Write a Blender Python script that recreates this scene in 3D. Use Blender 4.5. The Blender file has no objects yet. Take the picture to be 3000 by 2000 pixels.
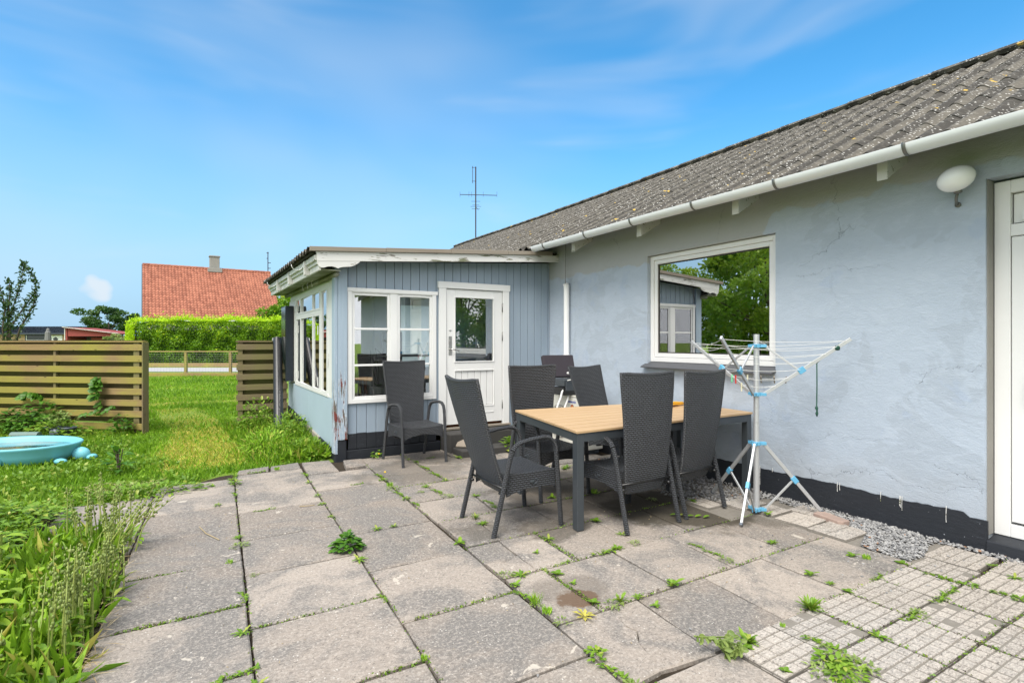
import bpy, math, random
import numpy as np
from mathutils import Vector, Matrix, noise as mnoise
R = math.radians
random.seed(7)
rnd = random.random
def U(a, b): return a + (b - a) * random.random()

# ------------------------------------------------------------------ camera, sky, sun, exposure
sc = bpy.context.scene
COL = sc.collection
CAM = Vector((-4.6, 0.0, 1.4)); YAW = 0.5409
cd = bpy.data.cameras.new('camera'); cam = bpy.data.objects.new('camera', cd); COL.objects.link(cam)
cd.lens = 19.08; cd.sensor_width = 36; cd.clip_start = 0.05; cd.clip_end = 3000
cam.location = CAM; cam.rotation_euler = (R(90), 0, -YAW)
sc.camera = cam
FW = Vector((math.sin(YAW), math.cos(YAW), 0)); RT = Vector((math.cos(YAW), -math.sin(YAW), 0))
def cw(x, d, z=0.0):            # a spot given in metres to the right of and ahead of the camera's standpoint
    p = CAM + RT * x + FW * d; return Vector((p.x, p.y, z))

SUN_EL, SUN_AZ = 55, 232        # azimuth clockwise from +Y
sc.view_settings.view_transform = 'Standard'; sc.view_settings.look = 'None'
sc.view_settings.exposure = 1.05; sc.view_settings.gamma = 1
world = bpy.data.worlds.new('World'); sc.world = world; world.use_nodes = True
nt = world.node_tree; nt.nodes.clear()
def wn(t, **k):
    n = nt.nodes.new(t)
    for a, b in k.items(): setattr(n, a, b)
    return n
L = nt.links.new
def wmath(op, a, b=None, c=None, clamp=False):
    n = wn('ShaderNodeMath', operation=op, use_clamp=clamp)
    for i, v in enumerate((a, b, c)):
        if v is None: continue
        if isinstance(v, (int, float)): n.inputs[i].default_value = v
        else: L(v, n.inputs[i])
    return n.outputs[0]
def wdot(v, d):
    n = wn('ShaderNodeVectorMath', operation='DOT_PRODUCT'); L(v, n.inputs[0]); n.inputs[1].default_value = d
    return n.outputs['Value']
sky = wn('ShaderNodeTexSky', sky_type='NISHITA'); sky.sun_disc = False
sky.sun_elevation = R(SUN_EL); sky.sun_rotation = R(SUN_AZ); sky.air_density = 1.0; sky.dust_density = 0.3; sky.ozone_density = 2.0
tc = wn('ShaderNodeTexCoord'); vec = tc.outputs['Generated']
hs = wn('ShaderNodeHueSaturation'); hs.inputs['Hue'].default_value = 0.489; hs.inputs['Saturation'].default_value = 1.36; hs.inputs['Value'].default_value = 1.22
L(sky.outputs[0], hs.inputs['Color'])
sepx = wn('ShaderNodeSeparateXYZ'); L(vec, sepx.inputs[0]); zz = sepx.outputs['Z']
# thin streaky cloud: noise stretched along the horizon, on a plane overhead
def wnoise(scale, stretch, detail, rough, dist=0.0, loc=(0, 0, 0), rot=0):
    m = wn('ShaderNodeMapping'); L(vec, m.inputs[0]); m.inputs['Scale'].default_value = stretch; m.inputs['Location'].default_value = loc
    m.inputs['Rotation'].default_value = (0, 0, rot)
    n = wn('ShaderNodeTexNoise'); L(m.outputs[0], n.inputs['Vector']); n.inputs['Scale'].default_value = scale
    n.inputs['Detail'].default_value = detail; n.inputs['Roughness'].default_value = rough; n.inputs['Distortion'].default_value = dist
    return n.outputs['Fac']
def wramp(f, lo, hi, a=0.0, b=1.0):
    n = wn('ShaderNodeMapRange'); n.interpolation_type = 'SMOOTHSTEP'; L(f, n.inputs['Value'])
    n.inputs['From Min'].default_value = lo; n.inputs['From Max'].default_value = hi
    n.inputs['To Min'].default_value = a; n.inputs['To Max'].default_value = b
    return n.outputs[0]
wisp = wramp(wnoise(1.3, (1.0, 1.0, 2.4), 3, 0.5, 0.3, (0.3, 0.1, 0.2)), 0.42, 0.78, 0, 0.26)
wisp2 = wramp(wnoise(2.4, (1.0, 1.0, 4.5), 3, 0.5, 0.4, (3.3, 1.1, 2.2), 0.5), 0.50, 0.85, 0, 0.28)
f = FW
back = wramp(wdot(vec, (FW.x, FW.y, 0)), 0.30, -0.35)            # bright bank of cloud added unseen behind the viewpoint as neutral fill
high = wramp(zz, 0.62, 0.88)                                     # and overhead, likewise added above the view
bank = wmath('MULTIPLY', wmath('MAXIMUM', back, high), wramp(wnoise(2.2, (1, 1, 1.6), 5, 0.55), 0.25, 0.5, 0.82, 1.0))
pd = (RT * ((270 - 1500) / 1590.0) + FW + Vector((0, 0, (1000 - 847) / 1590.0))).normalized()
pn = wnoise(22, (1, 1, 1), 2, 0.5)
puff = wramp(wmath('ADD', wdot(vec, tuple(pd)), wmath('MULTIPLY', pn, 0.0010)), 1.00022, 1.00050, 0, 0.80)
hz0 = wn('ShaderNodeMix', data_type='RGBA'); L(wramp(zz, 0.42, -0.02, 0.0, 0.97), hz0.inputs['Factor']); L(hs.outputs[0], hz0.inputs[6]); hz0.inputs[7].default_value = (1.55, 2.95, 4.35, 1)
mw = wn('ShaderNodeMix', data_type='RGBA'); L(wmath('MAXIMUM', wmath('ADD', wisp, wisp2), puff, clamp=True), mw.inputs['Factor']); L(hz0.outputs[2], mw.inputs[6]); mw.inputs[7].default_value = (4.0, 4.3, 4.6, 1)
mix = wn('ShaderNodeMix', data_type='RGBA'); L(bank, mix.inputs['Factor']); L(mw.outputs[2], mix.inputs[6]); mix.inputs[7].default_value = (8.2, 8.4, 8.8, 1)
bg = wn('ShaderNodeBackground'); L(mix.outputs[2], bg.inputs['Color']); bg.inputs['Strength'].default_value = 0.1
wo = wn('ShaderNodeOutputWorld'); L(bg.outputs[0], wo.inputs[0])

sl = bpy.data.lights.new('sun', 'SUN'); sun = bpy.data.objects.new('sun', sl); COL.objects.link(sun)
sl.energy = 2.2; sl.angle = R(30); sl.color = (1.0, 0.95, 0.87)
az = R(SUN_AZ); sd = Vector((math.sin(az) * math.cos(R(SUN_EL)), math.cos(az) * math.cos(R(SUN_EL)), math.sin(R(SUN_EL))))
sun.rotation_euler = sd.to_track_quat('Z', 'Y').to_euler(); sun.location = (-8, -8, 20)
sc.cycles.use_denoising = True
sc.cycles.max_bounces = 7; sc.cycles.transparent_max_bounces = 24; sc.cycles.sample_clamp_indirect = 6

# ------------------------------------------------------------------ materials
class G:
    def __init__(s, name, coord='Object'):
        s.m = bpy.data.materials.new(name); s.m.use_nodes = True; s.t = s.m.node_tree; s.t.nodes.clear()
        s.out = s.n('ShaderNodeOutputMaterial'); s.b = s.n('ShaderNodeBsdfPrincipled'); s.l(s.b.outputs[0], s.out.inputs[0])
        s.tc = s.n('ShaderNodeTexCoord'); s.co = s.tc.outputs[coord]
    def n(s, t, **k):
        x = s.t.nodes.new(t)
        for a, b in k.items(): setattr(x, a, b)
        return x
    def l(s, a, b): s.t.links.new(a, b)
    def put(s, inp, v):
        if v is None: return
        if hasattr(v, 'is_output'): s.l(v, inp)
        elif isinstance(v, (tuple, list)): inp.default_value = tuple(v) + ((1,) if len(v) == 3 and inp.type == 'RGBA' else ())
        else: inp.default_value = v
    def map(s, scale=(1, 1, 1), rot=(0, 0, 0), loc=(0, 0, 0), co=None):
        m = s.n('ShaderNodeMapping'); s.l(co or s.co, m.inputs[0]); m.inputs['Scale'].default_value = scale
        m.inputs['Rotation'].default_value = rot; m.inputs['Location'].default_value = loc; return m.outputs[0]
    def noise(s, scale, detail=3, rough=0.55, v=None, dist=0.0):
        x = s.n('ShaderNodeTexNoise'); s.l(v or s.co, x.inputs['Vector']); x.inputs['Scale'].default_value = scale
        x.inputs['Detail'].default_value = detail; x.inputs['Roughness'].default_value = rough; x.inputs['Distortion'].default_value = dist
        return x.outputs['Fac']
    def vor(s, scale, v=None, feature='F1', rnd=1.0, out='Distance'):
        x = s.n('ShaderNodeTexVoronoi', feature=feature); s.l(v or s.co, x.inputs['Vector']); x.inputs['Scale'].default_value = scale
        x.inputs['Randomness'].default_value = rnd; return x.outputs[out]
    def wave(s, scale, v=None, dist=0, detail=2, dirn='X', prof='SIN'):
        x = s.n('ShaderNodeTexWave', bands_direction=dirn, wave_profile=prof); s.l(v or s.co, x.inputs['Vector']); x.inputs['Scale'].default_value = scale
        x.inputs['Distortion'].default_value = dist; x.inputs['Detail'].default_value = detail; return x.outputs['Fac']
    def rr(s, f, lo, hi, a=0.0, b=1.0):
        x = s.n('ShaderNodeMapRange'); x.interpolation_type = 'SMOOTHSTEP'; s.put(x.inputs['Value'], f)
        x.inputs['From Min'].default_value = lo; x.inputs['From Max'].default_value = hi; x.inputs['To Min'].default_value = a; x.inputs['To Max'].default_value = b
        return x.outputs[0]
    def mix(s, f, a, b, blend='MIX'):
        x = s.n('ShaderNodeMix', data_type='RGBA', blend_type=blend); s.put(x.inputs['Factor'], f); s.put(x.inputs[6], a); s.put(x.inputs[7], b); return x.outputs[2]
    def math(s, op, a, b=None, clamp=False):
        x = s.n('ShaderNodeMath', operation=op, use_clamp=clamp); s.put(x.inputs[0], a); s.put(x.inputs[1], b); return x.outputs[0]
    def attr(s, name):
        x = s.n('ShaderNodeAttribute'); x.attribute_name = name; return x
    def sep(s, v=None):
        x = s.n('ShaderNodeSeparateXYZ'); s.l(v or s.co, x.inputs[0]); return x.outputs
    def brick(s, v, w, h, mortar, smooth=1.0, off=0.5):
        x = s.n('ShaderNodeTexBrick'); s.l(v, x.inputs['Vector']); x.offset = off; x.inputs['Scale'].default_value = 1
        x.inputs['Brick Width'].default_value = w; x.inputs['Row Height'].default_value = h; x.inputs['Mortar Size'].default_value = mortar
        x.inputs['Mortar Smooth'].default_value = smooth
        x.inputs['Color1'].default_value = (0.4, 0.4, 0.4, 1); x.inputs['Color2'].default_value = (0.9, 0.9, 0.9, 1); return x.outputs
    def bump(s, h, strength=0.5, dist=0.01, nrm=None):
        x = s.n('ShaderNodeBump'); s.put(x.inputs['Height'], h); x.inputs['Strength'].default_value = strength; x.inputs['Distance'].default_value = dist
        if nrm is not None: s.l(nrm, x.inputs['Normal'])
        return x.outputs[0]
    def fin(s, col=None, rough=None, nrm=None, metal=None, spec=None, **k):
        s.put(s.b.inputs['Base Color'], col); s.put(s.b.inputs['Roughness'], rough); s.put(s.b.inputs['Metallic'], metal)
        if nrm is not None: s.l(nrm, s.b.inputs['Normal'])
        if spec is not None: s.put(s.b.inputs['Specular IOR Level'], spec)
        for a, b in k.items(): s.put(s.b.inputs[a.replace('_', ' ')], b)
        return s.m
def simple(name, c, rough=0.6, var=0.15, scale=8, bump=0.1, metal=0.0, bscale=60, bd=0.002, **k):
    g = G(name); n = g.noise(scale, 4); c2 = tuple(x * (1 - var) for x in c)
    return g.fin(g.mix(n, c2, tuple(min(1, x * (1 + var * .6)) for x in c)), rough, g.bump(g.noise(bscale, 3), bump, bd), metal, **k)

M = {}
# blue render on the house wall
g = G('blue_render')
big = g.noise(1.1, 3, 0.6); streak = g.noise(5, 5, 0.65, g.map((1, 1, 2.2), (0.3, 0, 0)), 1.2)
patch = g.rr(g.noise(1.7, 4, 0.6, g.map((1, 1, 1), loc=(4, 2, 7)), 0.6), 0.515, 0.535)
c = g.mix(big, (0.352, 0.409, 0.480), (0.415, 0.476, 0.552))
c = g.mix(g.math('MULTIPLY', patch, 0.50), c, (0.331, 0.378, 0.434))
patch2 = g.rr(g.noise(2.6, 4, 0.6, g.map((1, 1, 1), loc=(9, 6, 3)), 0.4), 0.60, 0.63)
c = g.mix(g.math('MULTIPLY', patch2, 0.32), c, (0.315, 0.389, 0.517))
c = g.mix(g.rr(streak, 0.42, 0.72, 0, 0.30), c, (0.481, 0.540, 0.614))
z = g.sep()[2]
# old unpainted grey band of render under the eaves, ragged lower edge
band = g.rr(g.math('ADD', g.math('ADD', z, g.math('MULTIPLY', g.noise(3, 4), 0.24)), g.math('MULTIPLY', g.rr(g.math('ADD', g.sep()[1], g.math('MULTIPLY', g.noise(2.5, 4), .5)), 3.15, 3.45), .26)), 2.68, 2.71)
c = g.mix(g.math('MULTIPLY', band, 0.8), c, (0.37, 0.37, 0.355))
c = g.mix(g.math('MULTIPLY', g.rr(g.math('ADD', z, g.math('MULTIPLY', g.noise(6, 4), .5)), .85, .45), .25), c, (0.30, 0.29, 0.27))
crk = g.vor(0.9, g.map((1, 1, 1), loc=(1.3, .2, 0.4)), 'DISTANCE_TO_EDGE')
wob = g.n('ShaderNodeVectorMath', operation='ADD'); nv = g.n('ShaderNodeTexNoise'); g.l(g.co, nv.inputs['Vector']); nv.inputs['Scale'].default_value = 3; nv.inputs['Detail'].default_value = 5; nv.inputs['Roughness'].default_value = .65
sc1 = g.n('ShaderNodeVectorMath', operation='SCALE'); g.l(nv.outputs['Color'], sc1.inputs[0]); sc1.inputs['Scale'].default_value = 0.35
g.l(g.co, wob.inputs[0]); g.l(sc1.outputs[0], wob.inputs[1])
crk = g.vor(0.95, g.map((1, .7, 1.5), co=wob.outputs[0]), 'DISTANCE_TO_EDGE')
cm = g.math('MULTIPLY', g.rr(crk, 0.0, 0.0032, 1, 0), g.rr(g.noise(1.3, 2, 0.5, g.map(loc=(5, 5, 5))), 0.45, 0.56))
c = g.mix(g.math('MULTIPLY', cm, 0.45), c, (0.15, 0.17, 0.20))
h = g.math('ADD', g.math('MULTIPLY', streak, 0.55), g.math('MULTIPLY', g.noise(22, 5, 0.65, g.map((1, 1.0, 1.8), (.5, 0, 0)), 2.0), 0.42))
h = g.math('ADD', h, g.math('MULTIPLY', g.noise(110, 3), 0.05)); h = g.math('SUBTRACT', h, g.math('MULTIPLY', cm, 0.6))
h = g.math('ADD', h, g.math('MULTIPLY', patch, -0.05))
M['render'] = g.fin(c, 0.72, g.bump(h, 0.5, 0.014), spec=0.3)
g = G('black_plinth_paint')
c = g.mix(g.rr(g.noise(9, 5, 0.7, g.map((1, 1, 5), (0.15, 0, 0))), 0.62, 0.72, 0, .35), (0.014, 0.017, 0.023), (0.10, 0.12, 0.14))
c = g.mix(g.rr(g.noise(60, 2), 0.73, 0.78), c, (0.4, 0.42, 0.45))
M['plinth'] = g.fin(c, 0.55, g.bump(g.noise(9, 6, 0.6, g.map((1, 1, 3))), 0.35, 0.01))
def paint(name, base, under, amt=0.66, rough=0.55, grain=(30, 30, 3), under2=None, bumpd=0.004):
    g = G(name); v = g.map(grain)
    n = g.noise(1, 6, 0.65, v); n2 = g.noise(3.0, 3)
    c = g.mix(n2, base, tuple(x * 0.88 for x in base))
    fl = g.rr(g.math('ADD', n, g.math('MULTIPLY', n2, 0.12)), amt, amt + 0.03)
    c = g.mix(fl, c, under)
    if under2: c = g.mix(g.math('MULTIPLY', fl, g.rr(g.noise(6, 3), 0.45, 0.55)), c, under2)
    hh = g.math('SUBTRACT', g.math('MULTIPLY', n, 0.35), g.math('MULTIPLY', fl, 0.3))
    return g.fin(c, rough, g.bump(hh, 0.55, bumpd))
M['white'] = simple('white_gloss_paint', (0.74, 0.74, 0.73), 0.38, 0.06, 3, 0.12, 0, 25, 0.003)
M['white_worn'] = paint('weathered_white_paint', (0.66, 0.655, 0.63), (0.22, 0.20, 0.17), 0.64, 0.6, (4, 30, 30), (0.16, 0.17, 0.10))
M['white_side'] = paint('side_window_paint', (0.70, 0.70, 0.68), (0.34, 0.32, 0.27), 0.735, 0.5, (20, 9, 9))
M['white_worn_y'] = paint('weathered_white_paint_along', (0.62, 0.615, 0.59), (0.26, 0.25, 0.20), 0.68, 0.6, (30, 4, 30), (0.16, 0.17, 0.08))
g = G('blue_board_paint'); v = g.map((28, 28, 2.2)); n = g.noise(1, 5, 0.6, v); n2 = g.noise(1.2, 3, .6, g.map((3, 1, .7)))
c = g.mix(n2, (0.225, 0.285, 0.350), (0.305, 0.372, 0.445)); c = g.mix(g.rr(n, 0.55, 0.8, 0, 0.5), c, (0.33, 0.36, 0.38))
M['boards'] = g.fin(c, 0.6, g.bump(n, 0.4, 0.004))
M['panel_blue'] = simple('light_blue_panel_paint', (0.37, 0.47, 0.54), 0.55, 0.10, 2.2, 0.2, 0, 20, 0.004)
g = G('peeling_blue_over_red_paint'); v = g.map((34, 34, 2.4)); n = g.noise(1, 7, 0.7, v); z = g.sep()[2]
low = g.rr(z, 1.35, 0.75); flz = g.math('ADD', g.math('ADD', n, g.math('MULTIPLY', g.noise(5, 4, .6, g.map((3, 3, 1))), 0.28)), g.math('MULTIPLY', low, 0.17))
fl = g.rr(flz, 0.835, 0.85); wt = g.rr(flz, 0.80, 0.815)
c = g.mix(wt, g.mix(n, (0.27, 0.35, 0.43), (0.36, 0.44, 0.52)), (0.55, 0.60, 0.64)); c = g.mix(fl, c, g.mix(g.rr(g.noise(14, 3), .42, .5), (0.16, 0.03, 0.022), (0.13, 0.115, 0.10)))
c = g.mix(g.rr(g.math('ADD', n, g.math('MULTIPLY', g.noise(2), 0.3)), 0.33, 0.28), c, (0.14, 0.17, 0.2))
M['peel'] = g.fin(c, 0.6, g.bump(g.math('SUBTRACT', n, fl), 0.8, 0.006))
g = G('mossy_soffit'); c = g.mix(g.rr(g.noise(3, 5, .6, g.map((1, .5, 3))), .35, .65), (0.30, 0.31, 0.26), (0.11, 0.125, 0.045)); M['soffit'] = g.fin(c, 0.85, g.bump(g.noise(20, 4), .3, .01))
# glass
def glass(name, refl=0.0, ior=1.5, tint=(0.9, 0.95, 0.93), rough=0.0):
    g = G(name); fr = g.n('ShaderNodeFresnel'); fr.inputs['IOR'].default_value = ior
    tr = g.n('ShaderNodeBsdfTransparent'); tr.inputs[0].default_value = (*tint, 1); gl = g.n('ShaderNodeBsdfGlossy'); gl.inputs['Roughness'].default_value = rough; gl.inputs['Color'].default_value = (1, 1, 1, 1)
    wv = g.bump(g.noise(0.9, 0), 0.06, 0.004); g.l(wv, gl.inputs['Normal'])
    mx = g.n('ShaderNodeMixShader'); g.l(g.math('ADD', fr.outputs[0], refl, clamp=True), mx.inputs[0]); g.l(tr.outputs[0], mx.inputs[1]); g.l(gl.outputs[0], mx.inputs[2]); g.l(mx.outputs[0], g.out.inputs[0]); return g.m
M['glass'] = glass('window_glass', 0.24, 1.5, (.96, .98, .97))
M['glass_old'] = glass('old_pane_glass', 0.30, 1.7, (.95, .97, .96))
M['glass_big'] = glass('coated_window_glass', 0.52, 1.6, (0.75, 0.8, 0.78))
# corrugated fibre cement with lichen
g = G('lichened_fibre_cement'); n = g.noise(3, 4, .6); v = g.map((1.6, 1, 1.6))
c = g.mix(n, (0.047, 0.045, 0.041), (0.100, 0.092, 0.076))
fine = g.noise(16, 7, 0.72, v, .6); c = g.mix(g.rr(fine, 0.50, 0.60, 0, .75), c, (0.160, 0.148, 0.125))
crest = g.rr(g.wave(0.9947, g.map(loc=(0, 3.75 + .0, 0)), 0, 0, 'Y'), .35, .95); c = g.mix(g.math('MULTIPLY', crest, .42), c, (0.152, 0.137, 0.112)); c = g.mix(g.math('MULTIPLY', g.rr(crest, .3, 0), .5), c, (0.027, 0.025, 0.023))  # crests lightened, valleys darkened in colour to add corrugation shading to the lichen
bl = g.math('ADD', g.vor(24, v, 'F1', 1), g.math('MULTIPLY', g.noise(40, 3), 0.45))
c = g.mix(g.math('MULTIPLY', g.rr(bl, 0.47, 0.41), g.rr(g.noise(2.2, 3, .6, g.map(loc=(3, 1, 5))), 0.35, 0.6, .15, 1)), c, (0.48, 0.47, 0.44))
yl = g.math('ADD', g.vor(4.2, g.map((1.3, 1, 1), loc=(2, 2, 2))), g.math('MULTIPLY', g.noise(25, 4), 0.5))
c = g.mix(g.math('MULTIPLY', g.rr(yl, 0.375, 0.34), g.rr(g.noise(1.3, 2), .45, .55)), c, (0.42, 0.29, 0.07))
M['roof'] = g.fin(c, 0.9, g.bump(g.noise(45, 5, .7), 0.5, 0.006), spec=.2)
M['dark_wood'] = simple('dark_roof_underside', (0.05, 0.048, 0.045), 0.9, 0.2)
M['zinc'] = simple('white_grey_gutter', (0.74, 0.755, 0.77), 0.30, 0.06, 4, 0.06, 0.05, 12, 0.002)
M['clip'] = simple('dull_metal_bracket', (0.20, 0.20, 0.19), 0.45, 0.2, 20, .1, 0.7)
M['pvc'] = simple('white_plastic_pipe', (0.80, 0.80, 0.80), 0.35, 0.03)
# paving
g = G('concrete_slab'); r_ = g.attr('rnd').outputs['Fac']; v = g.co
base = g.mix(g.rr(r_, .0, 1.0), (0.202, 0.173, 0.147), (0.328, 0.283, 0.241))
bl = g.noise(1.9, 6, .66, None, .5); c = g.mix(g.rr(bl, 0.42, 0.60, 0, 0.90), base, (0.147, 0.139, 0.130))
sp = g.vor(95, v, out='Color'); spn = g.noise(70, 5, 0.75)
c = g.mix(g.rr(g.noise(44, 4, .8), 0.50, 0.60, 0, 0.34), c, (0.448, 0.406, 0.358)); c = g.mix(g.rr(g.noise(30, 5, .8, g.map(loc=(7, 4, 5))), 0.52, 0.64, 0, .38), c, (0.086, 0.077, 0.069)); c = g.mix(g.rr(spn, 0.50, 0.62, 0, 0.45), c, (0.460, 0.406, 0.353)); c = g.mix(g.rr(g.noise(90, 4, .75, g.map(loc=(3, 4, 5))), 0.56, 0.66, 0, .75), c, (0.077, 0.070, 0.064))
vs = g.vor(38, v); c = g.mix(g.math('MULTIPLY', g.rr(vs, 0.16, 0.10), g.rr(g.noise(7, 2), .5, .56)), c, (0.525, 0.498, 0.450))
pale = g.rr(g.noise(5.0, 5, .62, g.map(loc=(2.2, 7.4, 0)), .8), 0.665, 0.68); c = g.mix(g.math('MULTIPLY', pale, .7), c, (0.503, 0.454, 0.386))
y = g.sep()
def spot(g, x0, y0, r, squash=1.0, wob=.35, sc_=4.0):
    s = g.sep(); a = g.math('SUBTRACT', s[0], x0); b = g.math('MULTIPLY', g.math('SUBTRACT', s[1], y0), squash)
    d = g.math('SQRT', g.math('ADD', g.math('MULTIPLY', a, a), g.math('MULTIPLY', b, b)))
    d = g.math('ADD', d, g.math('MULTIPLY', g.math('SUBTRACT', g.noise(sc_, 5, .65), .5), r * 2 * wob * 2))
    return g.rr(d, r * 1.15, r * .75)
c = g.mix(g.math('MULTIPLY', spot(g, -2.76, 2.36, .125, 1.25, .5, 11), .85), c, (0.125, 0.058, 0.020))
c = g.mix(g.math('MULTIPLY', spot(g, -2.74, 2.44, .24, 1.1, .4, 6), .45), c, (0.10, 0.085, 0.07))
c = g.mix(g.math('MULTIPLY', spot(g, -1.05, 3.2, .55, 1.0, .4, 3), .85), c, (0.040, 0.034, 0.022))  # damp stain by the front chairs, deepened to stand in for table shade
c = g.mix(g.math('MULTIPLY', spot(g, -0.62, 2.62, .22, 1.0, .5, 4), .5), c, (0.07, 0.06, 0.045))
c = g.mix(g.math('MULTIPLY', spot(g, -2.25, 3.3, .32, 1.6, .7, 5), .65), c, (0.075, 0.065, 0.052))
c = g.mix(g.math('MULTIPLY', spot(g, -2.55, 5.6, .55, 1.0, .6, 3), .50), c, (0.09, 0.08, 0.065))
c = g.mix(g.math('MULTIPLY', spot(g, -1.9, 6.0, .35, 1.0, .6, 4), .55), c, (0.08, 0.07, 0.055))
c = g.mix(g.math('MULTIPLY', spot(g, -1.45, 4.0, .85, 1.0, .35, 3), .70), c, (0.060, 0.052, 0.040))  # damp under the table, widened and darkened to paint in its shade
c = g.mix(g.math('MULTIPLY', spot(g, -2.72, 3.55, .2, 1.0, .6, 6), .5), c, (0.09, 0.08, 0.065))
h = g.math('ADD', g.math('MULTIPLY', spn, 0.5), g.math('MULTIPLY', g.noise(6, 4), 0.5))
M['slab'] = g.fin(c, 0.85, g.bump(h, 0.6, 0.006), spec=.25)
g = G('gridded_concrete_tile'); r_ = g.attr('rnd').outputs['Fac']
c = g.mix(r_, (0.276, 0.248, 0.218), (0.427, 0.381, 0.331)); c = g.mix(g.rr(g.noise(1.3, 2), .4, .65, 0, .4), c, (0.339, 0.333, 0.325))
sp = g.noise(60, 6, .75, g.map((1, 1.8, 1))); c = g.mix(g.rr(sp, 0.44, 0.60, 0, .75), c, (0.602, 0.544, 0.484)); c = g.mix(g.rr(g.noise(38, 6, .8, g.map((.6, 1.7, 1), loc=(2, 3, 0))), 0.52, 0.66, 0, .85), c, (0.089, 0.079, 0.073))
M['tile'] = g.fin(c, 0.9, g.bump(g.math('ADD', sp, g.noise(12, 4)), 0.9, 0.008), spec=.2)
g = G('joint_soil'); c = g.mix(g.noise(30, 5, .7), (0.02, 0.016, 0.012), (0.085, 0.068, 0.05)); M['soil'] = g.fin(c, 0.95, g.bump(g.noise(50, 5, .7), 1.0, 0.02), spec=.1)
g = G('groove_dirt'); c = g.mix(g.noise(30, 5, .7), (0.15, 0.135, 0.115), (0.27, 0.25, 0.22)); M['dirt'] = g.fin(c, 0.95, g.bump(g.noise(50, 5, .7), .6, 0.01), spec=.1)
g = G('grey_gravel_stone'); r_ = g.attr('rnd').outputs['Fac']; c = g.mix(r_, (0.13, 0.13, 0.135), (0.37, 0.365, 0.355)); c = g.mix(g.rr(r_, .988, .99), c, (0.30, 0.17, 0.10)); M['stone'] = g.fin(c, 0.8, g.bump(g.noise(80, 4), .4, .003))
# lawn sheet
g = G('lawn_ground'); n = g.noise(3, 5, .6); n2 = g.noise(0.6, 3)
c = g.mix(n, (0.109, 0.191, 0.026), (0.209, 0.319, 0.040)); c = g.mix(g.rr(n2, .45, .7, 0, .5), c, (0.273, 0.328, 0.082))
M['lawn'] = g.fin(c, 0.9, g.bump(g.noise(60, 4), 1, .03), spec=.1)
def leafmat(name, c1, c2, c3=None, trans=0.35, rough=0.45, spec=.4):
    g = G(name); r_ = g.attr('rnd').outputs['Fac']; c = g.mix(r_, c1, c2)
    if c3: c = g.mix(g.rr(r_, .86, .96), c, c3)
    pb = g.b; g.fin(c, rough, spec=spec)
    tl = g.n('ShaderNodeBsdfTranslucent'); g.l(g.mix(0.0, c, c), tl.inputs[0]); mx = g.n('ShaderNodeMixShader'); mx.inputs[0].default_value = trans
    g.l(pb.outputs[0], mx.inputs[1]); g.l(tl.outputs[0], mx.inputs[2]); g.l(mx.outputs[0], g.out.inputs[0]); return g.m
M['grass'] = leafmat('grass_blades', (0.164, 0.336, 0.021), (0.378, 0.631, 0.038), (0.614, 0.589, 0.135), .4)
M['grass_dry'] = leafmat('mown_grass_blades', (0.397, 0.431, 0.056), (0.716, 0.669, 0.111), (0.900, 0.648, 0.223), .4)
M['straw'] = leafmat('dry_straw', (0.30, 0.22, 0.11), (0.50, 0.40, 0.24), None, .2, .7)
M['weed'] = leafmat('weed_leaves', (0.111, 0.230, 0.018), (0.246, 0.400, 0.035), (0.351, 0.411, 0.069), .35)
M['weed_grey'] = leafmat('pale_weed_leaves', (0.160, 0.238, 0.059), (0.276, 0.356, 0.099), None, .3)
M['weed_yellow'] = leafmat('yellowed_weed_leaves', (0.42, 0.38, 0.07), (0.55, 0.50, 0.10), None, .3)
M['broad'] = leafmat('broad_green_leaves', (0.046, 0.138, 0.011), (0.111, 0.258, 0.022), None, .3)
M['lime'] = leafmat('lime_green_leaves', (0.204, 0.360, 0.024), (0.384, 0.552, 0.048), None, .4)
M['stalk'] = leafmat('green_stalks', (0.216, 0.276, 0.066), (0.431, 0.497, 0.132), None, .15)
M['pod'] = leafmat('seed_pods', (0.128, 0.184, 0.035), (0.289, 0.352, 0.098), None, .15)
M['hedge'] = leafmat('hedge_leaves', (0.063, 0.180, 0.006), (0.225, 0.401, 0.010), (0.525, 0.669, 0.020), .4)
M['hedge_top'] = leafmat('young_hedge_shoots', (0.325, 0.562, 0.012), (0.625, 0.829, 0.020), None, .45)
M['tree'] = leafmat('tree_leaves', (0.022, 0.070, 0.012), (0.070, 0.145, 0.025), None, .35)
M['tree_light'] = leafmat('light_tree_leaves', (0.153, 0.285, 0.026), (0.360, 0.495, 0.046), None, .4)
M['sapling'] = leafmat('sapling_leaves', (0.030, 0.075, 0.018), (0.075, 0.14, 0.035), None, .3)
M['bark'] = simple('bark', (0.09, 0.07, 0.05), 0.9, .3, 20, .6, 0, 40, .01)
M['berry'] = simple('yellow_green_berry', (0.38, 0.40, 0.10), .35)
M['daisy'] = simple('yellow_petals', (0.75, 0.50, 0.02), .6)
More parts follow.
